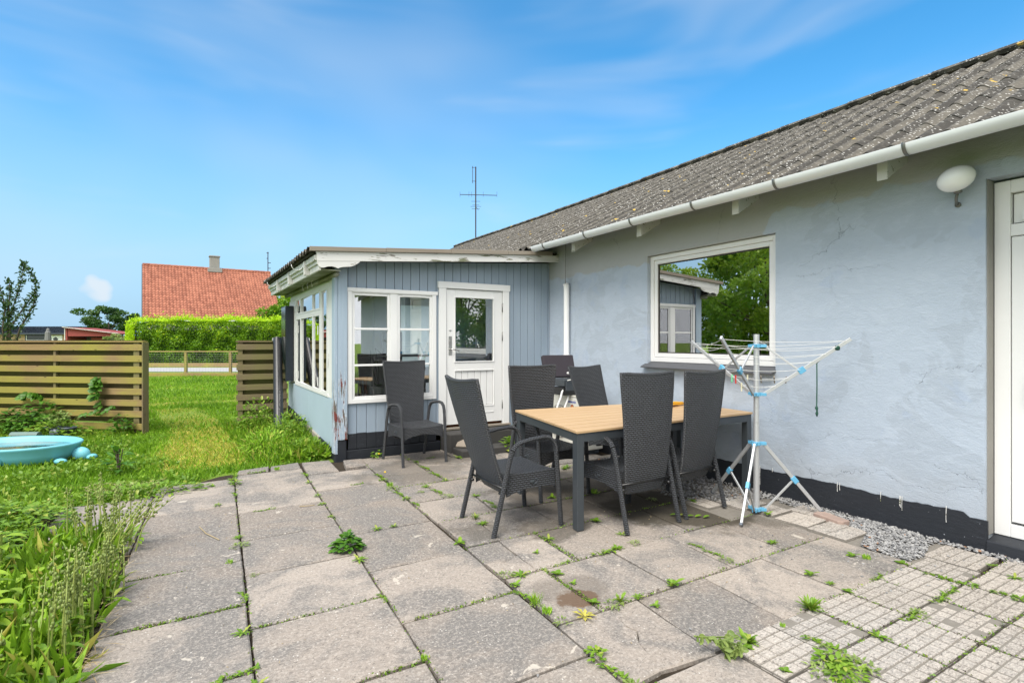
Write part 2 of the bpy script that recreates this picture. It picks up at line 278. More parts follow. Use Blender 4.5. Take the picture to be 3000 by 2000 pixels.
# timber
def wood(name, c1, c2, c3, ax=0, rough=.75, s=1.0):
    g = G(name); sc_ = [22 * s] * 3; sc_[ax] = 1.1 * s; v = g.map(tuple(sc_)); n = g.noise(1, 6, .62, v, .5); n2 = g.noise(1.4, 3)
    c = g.mix(n, c1, c2); c = g.mix(g.rr(g.math('ADD', g.noise(.9, 4, .6), g.math('MULTIPLY', n, .25)), .52, .74), c, c3)
    k = g.vor(2.3, g.map(tuple(1.0 if i == ax else 5.0 for i in range(3)))); c = g.mix(g.rr(k, .07, .05), c, (.03, .02, .015))
    return g.fin(c, rough, g.bump(n, .5, .004), spec=.25)
M['fence'] = wood('weathered_green_fence_wood', (0.179, 0.122, 0.053), (0.336, 0.231, 0.116), (0.286, 0.249, 0.058))
M['fence_back'] = wood('weathered_fence_wood_shaded', (0.066, 0.049, 0.020), (0.123, 0.092, 0.043), (0.078, 0.081, 0.018))  # darker copy of the fence wood, shade in the gaps put into colour
M['fence_brown'] = wood('brown_fence_wood', (0.115, 0.084, 0.050), (0.236, 0.179, 0.116), (0.178, 0.157, 0.066))
M['fence_z'] = wood('weathered_post_wood', (0.12, 0.085, 0.05), (0.23, 0.175, 0.11), (0.17, 0.16, 0.06), 2)
g = G('teak_slats'); v = g.map((1.2, 40, 40)); n = g.noise(1, 5, .6, v, .3); r_ = g.attr('rnd').outputs['Fac']
c = g.mix(n, (0.418, 0.276, 0.146), (0.538, 0.380, 0.218)); c = g.mix(g.math('MULTIPLY', r_, .35), c, (0.384, 0.244, 0.123)); M['teak'] = g.fin(c, .5, g.bump(n, .15, .001))
M['anthracite'] = simple('anthracite_aluminium', (0.060, 0.070, 0.080), .42, .08, 5, .08, .25, 200, .0005)
# wicker
def wicker(name, w, h, d, flip=False, c=(0.028, 0.030, 0.034)):
    g = G(name, 'UV'); v = g.map((1, 1, 1), (0, 0, R(90)) if flip else (0, 0, 0)); o = g.brick(v, w, h, h * .42, 1.0)
    f = o['Fac']; hgt = g.math('SUBTRACT', 1.0, f); n = g.noise(12, 2)
    col = g.mix(f, g.mix(n, tuple(x * 1.5 for x in c), tuple(x * .9 for x in c)), tuple(x * .07 for x in c))
    return g.fin(col, g.rr(f, 0, 1, .22, .8), g.bump(hgt, 1.0, d), spec=.85)
M['wicker'] = wicker('woven_wicker', .034, .0155, .014, c=(0.066, 0.072, 0.084))
M['wicker_wrap'] = wicker('wrapped_wicker', .026, .0135, .010, c=(0.055, 0.060, 0.070))
M['black_plastic'] = simple('black_plastic', (0.012, 0.012, 0.013), .35)
M['alu'] = simple('brushed_aluminium', (0.55, 0.56, 0.57), .45, .05, 6, .05, .6, 90, .0005)
M['blue_plastic'] = simple('light_blue_plastic', (0.12, 0.38, 0.58), .4, .08)
M['line'] = simple('white_clothes_line', (0.75, 0.75, 0.72), .5)
M['aqua'] = simple('turquoise_plastic', (0.160, 0.476, 0.561), .45, .10, 3, .1, 0, 10, .004)
M['cream'] = simple('cream_enamel', (0.62, 0.61, 0.55), .45, .05)
M['dark_cloth'] = simple('dark_purple_grey_cloth', (0.036, 0.030, 0.038), .95, .15, 60, .4, 0, 300, .001)
M['yellow'] = simple('yellow_rope', (0.80, 0.42, 0.015), .6, .15, 30)
M['green_cord'] = simple('dark_green_cord', (0.015, 0.075, 0.05), .7)
for k, cc in dict(red=(0.55, 0.02, 0.02), green=(0.05, 0.42, 0.16), cream_peg=(0.70, 0.66, 0.45), wood_peg=(0.30, 0.26, 0.21), grey_peg=(0.16, 0.15, 0.13)).items(): M[k] = simple(k + '_peg_plastic', cc, .5)
M['chrome'] = simple('satin_chrome', (0.55, 0.54, 0.52), .3, .05, 9, .03, .9)
M['opal'] = simple('opal_glass', (0.92, 0.92, 0.92), .18, .02, 2, .0)
M['ink'] = simple('blue_lettering', (0.01, 0.04, 0.30), .5, 0)
M['sticker'] = simple('brown_sticker', (0.25, 0.05, 0.02), .5, 0)
M['orange_ink'] = simple('orange_lettering', (0.75, 0.30, 0.05), .5, 0)
g = G('red_roof_tiles'); r_ = g.attr('rnd').outputs['Fac']; c = g.mix(r_, (0.228, 0.074, 0.041), (0.359, 0.134, 0.079)); c = g.mix(g.rr(g.noise(1.2, 5, .65), .5, .75, 0, .45), c, (0.180, 0.067, 0.041)); M['redtile'] = g.fin(c, .8, g.bump(g.noise(8, 3), .3, .02))
M['grey_stone'] = simple('grey_render', (0.26, 0.25, 0.23), .9, .25, 3)
M['concrete'] = simple('bare_concrete', (0.34, 0.31, 0.26), .9, .25, 6, .4, 0, 30, .01)
M['brickbuff'] = simple('buff_brick', (0.42, 0.29, 0.17), .9, .2)
M['navyroof'] = simple('dark_blue_steel_roof', (0.030, 0.040, 0.055), .55, .1)
M['darkglass'] = simple('dark_window_glass', (0.015, 0.025, 0.02), .1, .3)
M['redshed'] = simple('red_painted_boards', (0.24, 0.045, 0.038), .8, .2)
M['asphalt'] = simple('pale_dry_asphalt', (0.336, 0.336, 0.344), .9, .08, 2)
M['dark_metal'] = simple('dark_rusty_metal', (0.06, 0.045, 0.04), .6, .3, 10, .1, .6)
M['black_rubber'] = simple('black_gutter_plastic', (0.022, 0.023, 0.026), .35, .15)
M['terracotta_brick'] = simple('old_red_brick', (0.34, 0.25, 0.21), .9, .3, 12, .5, 0, 40, .01)
M['felt'] = simple('dark_felt', (0.045, 0.043, 0.04), .95, .25, 9, .5, 0, 60, .01)
M['old_board'] = wood('grey_old_board', (0.17, 0.14, 0.11), (0.33, 0.285, 0.23), (0.25, 0.22, 0.18), 0)
M['int_wall'] = simple('white_interior_boards', (0.82, 0.82, 0.80), .7, .05)
M['int_dark'] = simple('dim_interior', (0.10, 0.10, 0.095), .8)
M['int_wood'] = simple('orange_brown_wood', (0.30, 0.10, 0.03), .5)
M['picture'] = simple('dark_teal_picture', (0.05, 0.11, 0.12), .4, .5, 6)
M['curtain'] = simple('pale_curtain', (0.60, 0.60, 0.57), .9, .1)
M['pot'] = simple('pale_patterned_pot', (0.55, 0.56, 0.53), .6, .2, 60)
M['greypot'] = simple('blue_grey_plastic', (0.10, 0.12, 0.15), .5, .2)
M['greentube'] = simple('grey_green_plastic', (0.13, 0.20, 0.18), .5, .2)
g = G('dirty_water'); c = g.mix(g.rr(g.noise(4, 4), .45, .6), (0.03, 0.10, 0.12), (0.16, 0.13, 0.10)); M['water'] = g.fin(c, .06, g.bump(g.noise(14, 2), .1, .004), spec=.8)
M['grey_cloth'] = simple('grey_parasol_cloth', (0.16, 0.16, 0.155), .9)

# ------------------------------------------------------------------ mesh builder
class MB:
    def __init__(s): s.v = []; s.f = []; s.r = []; s.uv = {}; s.n = 0
    def add(s, vs, fs, r=None, uv=None):
        b = len(s.v); s.v.extend([tuple(p) for p in vs])
        for i, f_ in enumerate(fs):
            if uv is not None: s.uv[len(s.f)] = [uv[k] for k in f_]
            s.f.append(tuple(b + k for k in f_)); s.r.append(rnd() if r is None else r)
        return s
    def box(s, x0, x1, y0, y1, z0, z1, M4=None, r=None, taper=None):
        vs = [(x0, y0, z0), (x1, y0, z0), (x1, y1, z0), (x0, y1, z0), (x0, y0, z1), (x1, y0, z1), (x1, y1, z1), (x0, y1, z1)]
        if M4 is not None: vs = [M4 @ Vector(p) for p in vs]
        rr = rnd() if r is None else r
        return s.add(vs, [(0, 3, 2, 1), (4, 5, 6, 7), (0, 1, 5, 4), (1, 2, 6, 5), (2, 3, 7, 6), (3, 0, 4, 7)], rr)
    def prism(s, poly, axis, a, b, r=None):     # poly in the other two axes, extruded along axis from a to b
        def P(p, t):
            return (t, p[0], p[1]) if axis == 0 else (p[0], t, p[1]) if axis == 1 else (p[0], p[1], t)
        n = len(poly); vs = [P(p, a) for p in poly] + [P(p, b) for p in poly]
        fs = [tuple(range(n)), tuple(range(2 * n - 1, n - 1, -1))] + [(i, i + n, (i + 1) % n + n, (i + 1) % n) for i in range(n)]
        rr = rnd() if r is None else r
        return s.add(vs, fs, rr)
    def tube(s, path, rad, n=8, cap=True, flat=None, r=None, up=None):   # swept tube; flat=(a,b) gives an elliptic section
        P = [Vector(p) for p in path]; m = len(P); vs = []; uv = []; dist = 0
        prev = None
        for i, p in enumerate(P):
            t = (P[min(i + 1, m - 1)] - P[max(i - 1, 0)]).normalized()
            if prev is None:
                u0 = Vector(up) if up else (Vector((0, 0, 1)) if abs(t.z) < .9 else Vector((1, 0, 0)))
                a = (u0 - t * u0.dot(t)).normalized()
            else: a = (prev - t * prev.dot(t)).normalized()
            prev = a; b = t.cross(a)
            rd = rad[i] if isinstance(rad, (list, tuple)) else rad
            ra, rb = (flat if flat else (rd, rd))
            if i: dist += (P[i] - P[i - 1]).length
            for k in range(n):
                an = 2 * math.pi * k / n; vs.append(p + a * (math.cos(an) * ra) + b * (math.sin(an) * rb)); uv.append((k / n * 2 * math.pi * max(ra, .004), dist))
        fs = [];
        for i in range(m - 1):
            for k in range(n): fs.append((i * n + k, i * n + (k + 1) % n, (i + 1) * n + (k + 1) % n, (i + 1) * n + k))
        base = len(s.v); rr = rnd() if r is None else r
        s.v.extend([tuple(q) for q in vs])
        for f_ in fs:
            u = [list(uv[k]) for k in f_]
            if max(q[0] for q in u) - min(q[0] for q in u) > math.pi * max(ra, .004):
                full = 2 * math.pi * max(ra, .004)
                for q in u:
                    if q[0] < full / 2 - 1e-9: q[0] += full
            s.uv[len(s.f)] = [tuple(q) for q in u]; s.f.append(tuple(base + k for k in f_)); s.r.append(rr)
        if cap:
            s.f.append(tuple(base + k for k in range(n - 1, -1, -1))); s.r.append(rr); s.f.append(tuple(base + (m - 1) * n + k for k in range(n))); s.r.append(rr)
        return s
    def lathe(s, prof, c=(0, 0, 0), n=20, sx=1, sy=1, r=None):
        vs = []; m = len(prof)
        for (rd, z) in prof:
            for k in range(n): an = 2 * math.pi * k / n; vs.append((c[0] + rd * sx * math.cos(an), c[1] + rd * sy * math.sin(an), c[2] + z))
        fs = [(i * n + k, i * n + (k + 1) % n, (i + 1) * n + (k + 1) % n, (i + 1) * n + k) for i in range(m - 1) for k in range(n)]
        fs += [tuple(range(n - 1, -1, -1)), tuple((m - 1) * n + k for k in range(n))]
        return s.add(vs, fs, rnd() if r is None else r)
    def blob(s, c, rad, n=6, r=None, jit=0.0):
        prof = [(math.sin(math.pi * i / n), -math.cos(math.pi * i / n)) for i in range(n + 1)]
        prof[0] = (0.05, -1); prof[-1] = (0.05, 1); b = len(s.v)
        s.lathe([(p[0], p[1]) for p in prof], (0, 0, 0), max(5, n + 1), r=r)
        for i in range(b, len(s.v)):
            p = s.v[i]; j = 1 + U(-jit, jit); s.v[i] = (c[0] + p[0] * rad[0] * j, c[1] + p[1] * rad[1] * j, c[2] + p[2] * rad[2] * j)
        return s
    def leaf(s, b, d, up, ln, w, droop=0.3, seg=3, teeth=False, r=None, fold=.25):
        d = Vector(d).normalized(); up = Vector(up); sd_ = d.cross(up)
        if sd_.length < 1e-4: sd_ = d.cross(Vector((1, 0, 0)))
        sd_.normalize(); nn = sd_.cross(d).normalized(); b = Vector(b); rr = rnd() if r is None else r
        vs = []; 
        for i in range(seg + 1):
            t = i / seg; c_ = b + d * (ln * t) - Vector((0, 0, 1)) * (droop * ln * t * t)
            wd = w * .5 * math.sin(math.pi * min(.97, (t * .92 + .06))) ** .8
            if teeth: wd *= (1.25 if i % 2 else .55)
            if i == seg: wd = w * .03
            vs += [c_ - sd_ * wd + nn * wd * fold, c_, c_ + sd_ * wd + nn * wd * fold]
        fs = []
        for i in range(seg): a = i * 3; fs += [(a, a + 1, a + 4, a + 3), (a + 1, a + 2, a + 5, a + 4)]
        return s.add(vs, fs, rr)
    def build(s, name, mat, parent=None, smooth=False, bevel=0, seg=2, autouv=True, flatten=None):
        me = bpy.data.meshes.new(name); me.from_pydata(s.v, [], s.f)
        mats = mat if isinstance(mat, (list, tuple)) else [mat]
        for m_ in mats: me.materials.append(m_)
        at = me.attributes.new('rnd', 'FLOAT', 'FACE'); at.data.foreach_set('value', s.r)
        if s.uv:
            ul = me.uv_layers.new(name='UVMap'); arr = np.zeros((len(me.loops), 2), dtype=np.float32)
            for pi, u in s.uv.items():
                st = me.polygons[pi].loop_start; arr[st:st + len(u)] = u
            for p in me.polygons:
                if p.index in s.uv: continue
                nx, ny, nz = map(abs, p.normal); 
                for li in p.loop_indices:
                    q = s.v[me.loops[li].vertex_index]
                    arr[li] = (q[0], q[1]) if nz >= max(nx, ny) else (q[1], q[2]) if nx > ny else (q[0], q[2])
            ul.data.foreach_set('uv', arr.ravel())
        if smooth: me.polygons.foreach_set('use_smooth', [True] * len(me.polygons))
        me.update(); o = bpy.data.objects.new(name, me); COL.objects.link(o)
        if parent is not None: o.parent = parent
        if bevel: b_ = o.modifiers.new('bevel', 'BEVEL'); b_.width = bevel; b_.segments = seg; b_.limit_method = 'ANGLE'; b_.angle_limit = R(40)
        return o
def tag(o, label=None, cat=None, group=None, kind=None):
    if label: o['label'] = label
    if cat: o['category'] = cat
    if group: o['group'] = group
    if kind: o['kind'] = kind
    return o
def thing(name, label, cat, loc=(0, 0, 0), rz=0, group=None):
    o = bpy.data.objects.new(name, None); COL.objects.link(o); o.location = loc; o.rotation_euler = (0, 0, rz); o.empty_display_size = .1
    return tag(o, label, cat, group)
def dup(root, loc=None, rz=None, label=None, group=None, scale=None):
    def cp(o, par):
        c_ = o.copy(); COL.objects.link(c_)
        if par is not None: c_.parent = par
        for ch in [x for x in bpy.data.objects if x.parent == o]: cp(ch, c_)
        return c_
    r = cp(root, None)
    if loc is not None: r.location = loc
    if rz is not None: r.rotation_euler = (0, 0, rz)
    if scale is not None: r.scale = (scale,) * 3 if not isinstance(scale, tuple) else scale
    if label: r['label'] = label
    if group: r['group'] = group
    return r
def part(name, mat, parent, fn, **k):
    b = MB(); fn(b); return b.build(name, mat, parent, **k)
def bx(name, mat, parent, *a, bevel=.003, **k):
    b = MB(); b.box(*a, **k); return b.build(name, mat, parent, bevel=bevel)
def arc(c, r, a0, a1, n, plane='xz'):
    out = []
    for i in range(n + 1):
        a = R(a0 + (a1 - a0) * i / n); p, q = math.cos(a) * r, math.sin(a) * r
        out.append((c[0] + p, c[1], c[2] + q) if plane == 'xz' else (c[0] + p, c[1] + q, c[2]))
    return out

# ------------------------------------------------------------------ ground, road, paving
def struct(o, kind='structure'): o['kind'] = kind; return o
b = MB()
xs = [-400, -120, -60, -40, -25, -15, -10, -8, -6.5, -5.6, -4.6, -3.8, -3.2, -2, 0, 4, 12, 30, 80, 250, 500]; ys = [-300, -60, -20, -8, -3, 0, 1.5, 3, 4.5, 6, 6.7, 8, 10, 12.5, 16, 20, 24, 26, 40, 70, 120, 260, 900]
vs = [(x, y, -0.035 + (0.0 if y < 12 or y > 24 else 0.02 * math.sin(x + y))) for y in ys for x in xs]; n = len(xs)
b.add(vs, [(j * n + i, j * n + i + 1, (j + 1) * n + i + 1, (j + 1) * n + i) for j in range(len(ys) - 1) for i in range(n - 1)])
struct(b.build('ground', M['lawn']))
b = MB(); b.add([cw(-60, 25.6, -.02), cw(45, 25.6, -.02), cw(45, 29.6, -.02), cw(-60, 29.6, -.02)], [(0, 1, 2, 3)]); struct(b.build('road', M['asphalt']))
b = MB(); b.add([(-7.5, -2, -.026), (0.02, -2, -.026), (0.02, 6.6, -.026), (-3.2, 6.6, -.026), (-3.45, 6.75, -.026), (-4.3, 6.5, -.026), (-5.0, 5.9, -.026), (-7.5, 5.7, -.026)], [tuple(range(8))]); struct(b.build('joint_soil', M['soil']))

def slab_poly(b, pts, z0=-.05, z1=0.0, gap=.0045, tilt=.004, r=None):
    c = Vector((sum(p[0] for p in pts) / len(pts), sum(p[1] for p in pts) / len(pts)))
    q = []
    for p in pts:
        d = Vector(p) - c; dl = d.length; d = d * ((dl - gap * 1.3) / dl); q.append(c + d)
    dz = U(-tilt, tilt); tx, ty = U(-.006, .006), U(-.006, .006); n = len(q)
    def zt(p, z): return z + dz + (p.x - c.x) * tx + (p.y - c.y) * ty
    # irregular worn edges: extra points along every side
    top = []
    for i in range(n):
        a, e = q[i], q[(i + 1) % n]; k = max(2, int((e - a).length / .07)); nn = Vector((-(e - a).y, (e - a).x)).normalized()
        for j in range(k):
            t = j / k; p = a.lerp(e, t) + nn * (U(-.0005, .0045) if j else .004); top.append(p)
    m = len(top); rr = rnd() if r is None else r; inn = [c + (p - c) * (1 - .009 / max(.05, (p - c).length)) for p in top]
    vs = [(p.x, p.y, zt(p, z1)) for p in inn] + [(p.x, p.y, zt(p, z1 - .006)) for p in top] + [(p.x, p.y, z0) for p in top]
    fs = [tuple(range(m))] + [(i, i + m, (i + 1) % m + m, (i + 1) % m) for i in range(m)] + [(i + m, i + 2 * m, (i + 1) % m + 2 * m, (i + 1) % m + m) for i in range(m)]
    fs = [tuple(reversed(f_)) if len(f_) == 4 else f_ for f_ in fs]
    b.add(vs, fs, rr)
SB = MB()
def sh(x, y): return x + .047 * (y - 3.3)
def col(xl, xr, joints, **k):
    for a, e in zip(joints[:-1], joints[1:]): slab_poly(SB, [(sh(xl, a), a), (sh(xr, a), a), (sh(xr, e), e), (sh(xl, e), e)], r=(0.0 if (xl > -3.7 and 4.6 < a < 4.7) else None), **k)
col(-5.60, -4.97, [4.42, 5.17, 5.86])
col(-4.97, -4.315, [0.5, 1.2, 1.87, 2.54, 3.21, 3.865, 4.56, 5.22, 5.92, 6.2])
col(-4.315, -3.645, [0.2, 0.9, 1.57, 2.24, 2.92, 3.595, 4.24, 4.94, 5.60, 6.35])
SB2 = []
for q in [[(-4.15, 6.36), (-3.83, 6.37), (-3.80, 6.62), (-4.12, 6.56)], [(-3.82, 6.37), (-3.50, 6.38), (-3.48, 6.68), (-3.79, 6.63)]]: slab_poly(SB, q, r=.02)
col(-3.645, -2.978, [0.5, 1.2, 1.91, 2.60, 3.285, 3.98, 4.655, 5.305, 5.99])
slab_poly(SB, [(-3.50, 6.0), (-3.17, 6.01), (-3.15, 6.60), (-3.46, 6.62)])
slab_poly(SB, [(-3.10, 6.02), (-2.87, 6.02), (-2.82, 6.40), (-3.04, 6.42)], z1=.022)
def band(y0, y1, xs_):
    for a, e in zip(xs_[:-1], xs_[1:]): slab_poly(SB, [(a[0] if isinstance(a, tuple) else a, y0), (e[0] if isinstance(e, tuple) else e, y0), (e[1] if isinstance(e, tuple) else e, y1), (a[1] if isinstance(a, tuple) else a, y1)])
band(0.5, 1.05, [-3.08, -2.49]); band(1.06, 1.62, [(-3.09, -3.05), (-2.49, -2.48)])
# the cracked slab at the front, in two pieces
ck = [(-2.66, 2.185), (-2.71, 2.10), (-2.735, 2.02), (-2.72, 1.95), (-2.79, 1.86), (-2.82, 1.77), (-2.86, 1.66)]
slab_poly(SB, [(-3.025, 2.185)] + ck + [(-3.05, 1.64)], gap=.004, r=.62); 
slab_poly(SB, list(reversed(ck)) + [(-2.50, 2.185), (-2.55, 1.62)], gap=.004, r=.55)
band(1.63, 2.19, [(-2.55, -2.49), (-2.01, -1.955), (-1.425, -1.41), (-.93, -.925), (-.665, -.66)])
band(2.19, 2.77, [(-3.01, -2.985), (-2.74, -2.71), (-2.195, -2.16), (-1.675, -1.625), (-1.135, -1.10), (-.66, -.63)])
band(2.77, 3.33, [(-2.75, -2.71), (-2.455, -2.41), (-1.89, -1.86), (-1.39, -1.34), (-.93, -.88)])
ck = [(-2.985, 3.02), (-2.93, 2.99), (-2.88, 2.975), (-2.82, 2.99), (-2.76, 3.02), (-2.735, 3.03)]
slab_poly(SB, ck + [(-2.71, 3.33), (-2.965, 3.33)], gap=.004, r=.4); slab_poly(SB, list(reversed(ck)) + [(-2.99, 2.77), (-2.75, 2.77)], gap=.005, r=.75)
band(3.33, 3.90, [(-2.955, -2.93), (-2.685, -2.64), (-2.15, -2.10), (-1.60, -1.57), (-1.08, -1.04), (-.72, -.70)])
band(3.90, 4.47, [(-2.93, -2.915), (-2.41, -2.34), (-1.86, -1.83), (-1.32, -1.29), (-.78, -.75)])
band(4.47, 5.03, [(-2.915, -2.89), (-2.62, -2.59), (-2.06, -2.04), (-1.52, -1.50), (-.98, -.95), (-.45, -.43)])
for a, e in ((5.03, 5.52), (5.52, 6.02), (6.02, 6.5)): band(a, e, [(-2.88, -2.85), (-2.355, -2.32), (-1.83, -1.80), (-1.29, -1.26), (-.76, -.73), (-.24, -.22)])
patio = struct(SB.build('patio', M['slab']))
# small gridded tiles
TB = MB(); TD = MB()
def gtile(x0, y0, w=.345, h=.298, nx=5, ny=5, skip=0, z=.0, rot=0.0, dims=None):
    c = Matrix.Translation((x0 + w / 2, y0 + h / 2, 0)) @ Matrix.Rotation(rot + U(-.008, .008), 4, 'Z') @ Matrix.Rotation(U(-.01, .01), 4, 'X')
    rr = rnd(); TD.box(-w / 2 + .005, w / 2 - .005, -h / 2 + .005, h / 2 - .005, -.05, z - .0028, c)
    cx, cy = w / nx, h / ny; dz = U(-.002, .002)
    for i in range(nx):
        for j in range(ny):
            if skip and rnd() < skip: continue
            xa, ya = -w / 2 + i * cx, -h / 2 + j * cy; g_ = .0014; gx = .0014
            e = [.004 if i == 0 else gx, .004 if i == nx - 1 else gx, .004 if j == 0 else g_, .004 if j == ny - 1 else g_]
            zz_ = z + dz + U(-.0018, .0018); X0, X1, Y0, Y1 = xa + e[0] + U(0, .0012), xa + cx - e[1] - U(0, .0012), ya + e[2] + U(0, .002), ya + cy - e[3] - U(0, .002); k = .003
            vs = [(X0, Y0, z - .012), (X1, Y0, z - .012), (X1, Y1, z - .012), (X0, Y1, z - .012), (X0 + k, Y0 + k * .8, zz_), (X1 - k, Y0 + k * .8, zz_), (X1 - k, Y1 - k * .8, zz_), (X0 + k, Y1 - k * .8, zz_)]
            TB.add([c @ Vector(p) for p in vs], [(4, 5, 6, 7), (0, 1, 5, 4), (1, 2, 6, 5), (2, 3, 7, 6), (3, 0, 4, 7)], min(1, max(0, rr * .8 + U(-.1, .3))))
for j in range(8):
    for i in range(1, 6): gtile(-.742 - .346 * i, 1.345 - .302 * j, skip=.02 if (i > 2 and j < 1) else .004)
for j in range(8):
    y0 = 1.045 - .302 * j; gtile(-.738, y0, w=.345); gtile(-.385, y0 + .01, w=.345)
gtile(-.456, 1.378, w=.35, h=.295); gtile(-.735, 1.352, w=.27, h=.285, nx=4)
for (x0, y0, w, h, ro) in [(-.60, 2.36, .30, .27, .05), (-.62, 2.06, .33, .29, -.02), (-.56, 2.66, .27, .20, .0), (-.62, 2.88, .33, .29, .03), (-.84, 3.05, .2, .29, .0), (-.30, 2.42, .22, .28, 0)]:
    gtile(x0, y0, w, h, 2, 2, 0, .004, ro)
tile = struct(TB.build('tile_paving', M['tile'])); struct(TD.build('tile_paving_base', M['dirt']))

# gravel strip along the wall
GB = MB()
def stone(x, y, z, s):
    a = [Vector((U(-1, 1), U(-1, 1), U(-.75, .75))) for _ in range(1)][0]
    m = Matrix.Rotation(U(0, 6.28), 4, 'Z') @ Matrix.Rotation(U(-.6, .6), 4, 'X'); rr = rnd()
    base = [(1, 0, 0), (.3, .9, .1), (-.8, .6, -.1), (-.9, -.5, .1), (.2, -.9, 0), (0, 0, .75), (.1, 0, -.7), (.5, .2, .6)]
    vs = []
    for p in base[:7]:
        q = m @ Vector((p[0] * s * U(.7, 1.25), p[1] * s * U(.5, .95), p[2] * s * U(.6, 1.0))); vs.append((x + q.x, y + q.y, z + q.z))
    GB.add(vs, [(0, 1, 5), (1, 2, 5), (2, 3, 5), (3, 4, 5), (4, 0, 5), (1, 0, 6), (2, 1, 6), (3, 2, 6), (4, 3, 6), (0, 4, 6)], rr)
def gravel(poly, n, z=.0, s=(.009, .017), lay=.02):
    xs_ = [p[0] for p in poly]; ys_ = [p[1] for p in poly]; k = 0
    while k < n:
        x, y_ = U(min(xs_), max(xs_)), U(min(ys_), max(ys_)); ins = False
        for i in range(len(poly)):
            (x1, y1), (x2, y2) = poly[i], poly[i - 1]
            if (y1 > y_) != (y2 > y_) and x < (x2 - x1) * (y_ - y1) / (y2 - y1) + x1: ins = not ins
        if ins: stone(x, y_, z + U(0, lay), U(*s)); k += 1
gravel([(-.62, 1.97), (-.64, 1.68), (-.46, 1.66), (-.16, 1.74), (-.03, 1.72), (-.01, 2.3), (-.28, 2.2), (-.33, 2.06)], 1900, -.012)
gravel([(-.10, 1.2), (-.01, 1.2), (-.01, 1.75), (-.09, 1.75)], 170, -.012)
gravel([(-.27, 2.2), (-.01, 2.1), (-.01, 3.0), (-.12, 3.1), (-.16, 2.5)], 650, -.012)
gravel([(-.90, 3.35), (-.55, 3.1), (-.22, 3.0), (-.01, 3.0), (-.01, 5.0), (-.4, 5.0), (-.7, 4.4), (-.75, 3.9)], 2600, -.012, lay=.028)
for k_ in range(60): stone(U(-1.3, -.12), U(.9, 2.4), .006, U(.006, .011))
for k_ in range(22): stone(U(-4.4, -1.2), U(1.6, 5), .006, U(.004, .010))
struct(GB.build('gravel', M['stone']), 'stuff')
bb = MB(); bb.add([(-1.0, 1.64, -.016), (.0, 1.64, -.016), (.0, 5.2, -.016), (-1.0, 5.2, -.016)], [(0, 1, 2, 3)]); struct(bb.build('gravel_bed', M['dirt']))

def plainthing(name, label, cat, loc, fn, mat, rz=0, group=None, **k):
    b = MB(); fn(b); o = b.build(name, mat, None, **k); o.location = loc; o.rotation_euler = (0, 0, rz); return tag(o, label, cat, group)
def brk(b):
    b.prism([(-.12, -.05), (.11, -.055), (.13, .0), (.12, .055), (-.10, .05), (-.125, .02)], 2, -.02, .03)
plainthing('old_brick', 'worn red brick with mortar on top lying in the gravel by the wall', 'brick', (-.26, 2.36, .0), brk, M['terracotta_brick'], 1.35, bevel=.006)

# ------------------------------------------------------------------ the house
house = thing('house', 'pale blue rendered house with black base and grey corrugated roof', 'house')
Y0, Y1 = -3.5, 15.6
w = MB(); T = 2.925
for a in [(0, .3, Y0, .42, 0, T), (0, .3, .42, 1.485, 2.49, T), (0, .3, 1.485, 3.0, 0, T), (0, .3, 3.0, 4.6, 0, 1.115), (0, .3, 3.0, 4.6, 2.39, T), (0, .3, 4.6, Y1, 0, T)]: w.box(*a)
for yy in (Y0, Y1 - .3): w.prism([(.3, 0.0), (6.2, 0), (6.2, T), (3, 4.32), (.3, 3.0)], 1, yy, yy + .3)
w.box(6.0, 6.3, Y0 + .3, Y1 - .3, 0, T)
w.build('wall', M['render'], house)
# black base, ragged painted edge, a ledge under the door
p = MB(); top = []; y_ = 1.5
while y_ < 6.5: top.append((y_, .222 + .018 * mnoise.noise((y_ * 2.2, 0, 0)) + U(-.004, .004) - (.03 if y_ < 1.6 else 0))); y_ += .035
p.prism([(1.47, -.06), (6.5, -.06)] + list(reversed(top)) + [(1.47, .20)], 0, -.014, .0)
p.build('black_base', M['plinth'], house)
p = MB(); p.prism([(-.035, -.06), (.30, -.06), (.30, .075), (.11, .095), (-.025, .075)], 1, -3.4, 1.475); p.build('door_ledge', M['plinth'], house, bevel=.006)
for (yy, zt, ln) in [(3.145, .24, .17), (3.02, .24, .03), (2.444, .235, .065), (2.425, .235, .05), (1.985, .20, .04), (1.975, .2, .06), (1.99, .2, .03), (1.70, .18, .05), (2.12, .2, .03)]:
    d = MB(); d.tube([(-.0148, yy, .245), (-.0155, yy + .002, zt - ln * .5), (-.0158, yy, zt - ln)], [.003, .0016, .0022], 5); d.build('paint_drip', M['white_worn'], house)
# roof
def zr(x): return 2.722 + .512 * (x + .45)
rf = MB(); NR = 7; x0r, x1r = -.47, 3.0; nw = int((Y1 + .25 - Y0 + .25) / .16); per = 8
for rix in range(NR):
    xa = x0r + (x1r - x0r) * rix / NR; xb = x0r + (x1r - x0r) * (rix + 1) / NR + .03
    vs = []; nn = nw * per + 1
    for t, x, off in ((0, xa, .010), (1, xb, .000)):
        for i in range(nn):
            yy = Y0 - .25 + i * .16 / per; sheet = int(i / (per * 6)); jz = .004 * mnoise.noise((sheet * 1.7, rix * 2.3, 0)); sag = .02 * math.sin(yy * .45) * (x / 3)
            vs.append((x + .008 * mnoise.noise((sheet * 3.1, rix, 5)), yy, zr(x) + off + jz + sag + .023 * math.cos(2 * math.pi * i / per)))
    b0 = len(rf.v); rf.add(vs, [(i, nn + i, nn + i + 1, i + 1) for i in range(nn - 1)])
    # lower lip thickness of each sheet
    lip = [(v[0] + .004, v[1], v[2] - .010) for v in vs[:nn]]; rf.add(vs[:nn] + lip, [(i, i + 1, nn + i + 1, nn + i) for i in range(nn - 1)])
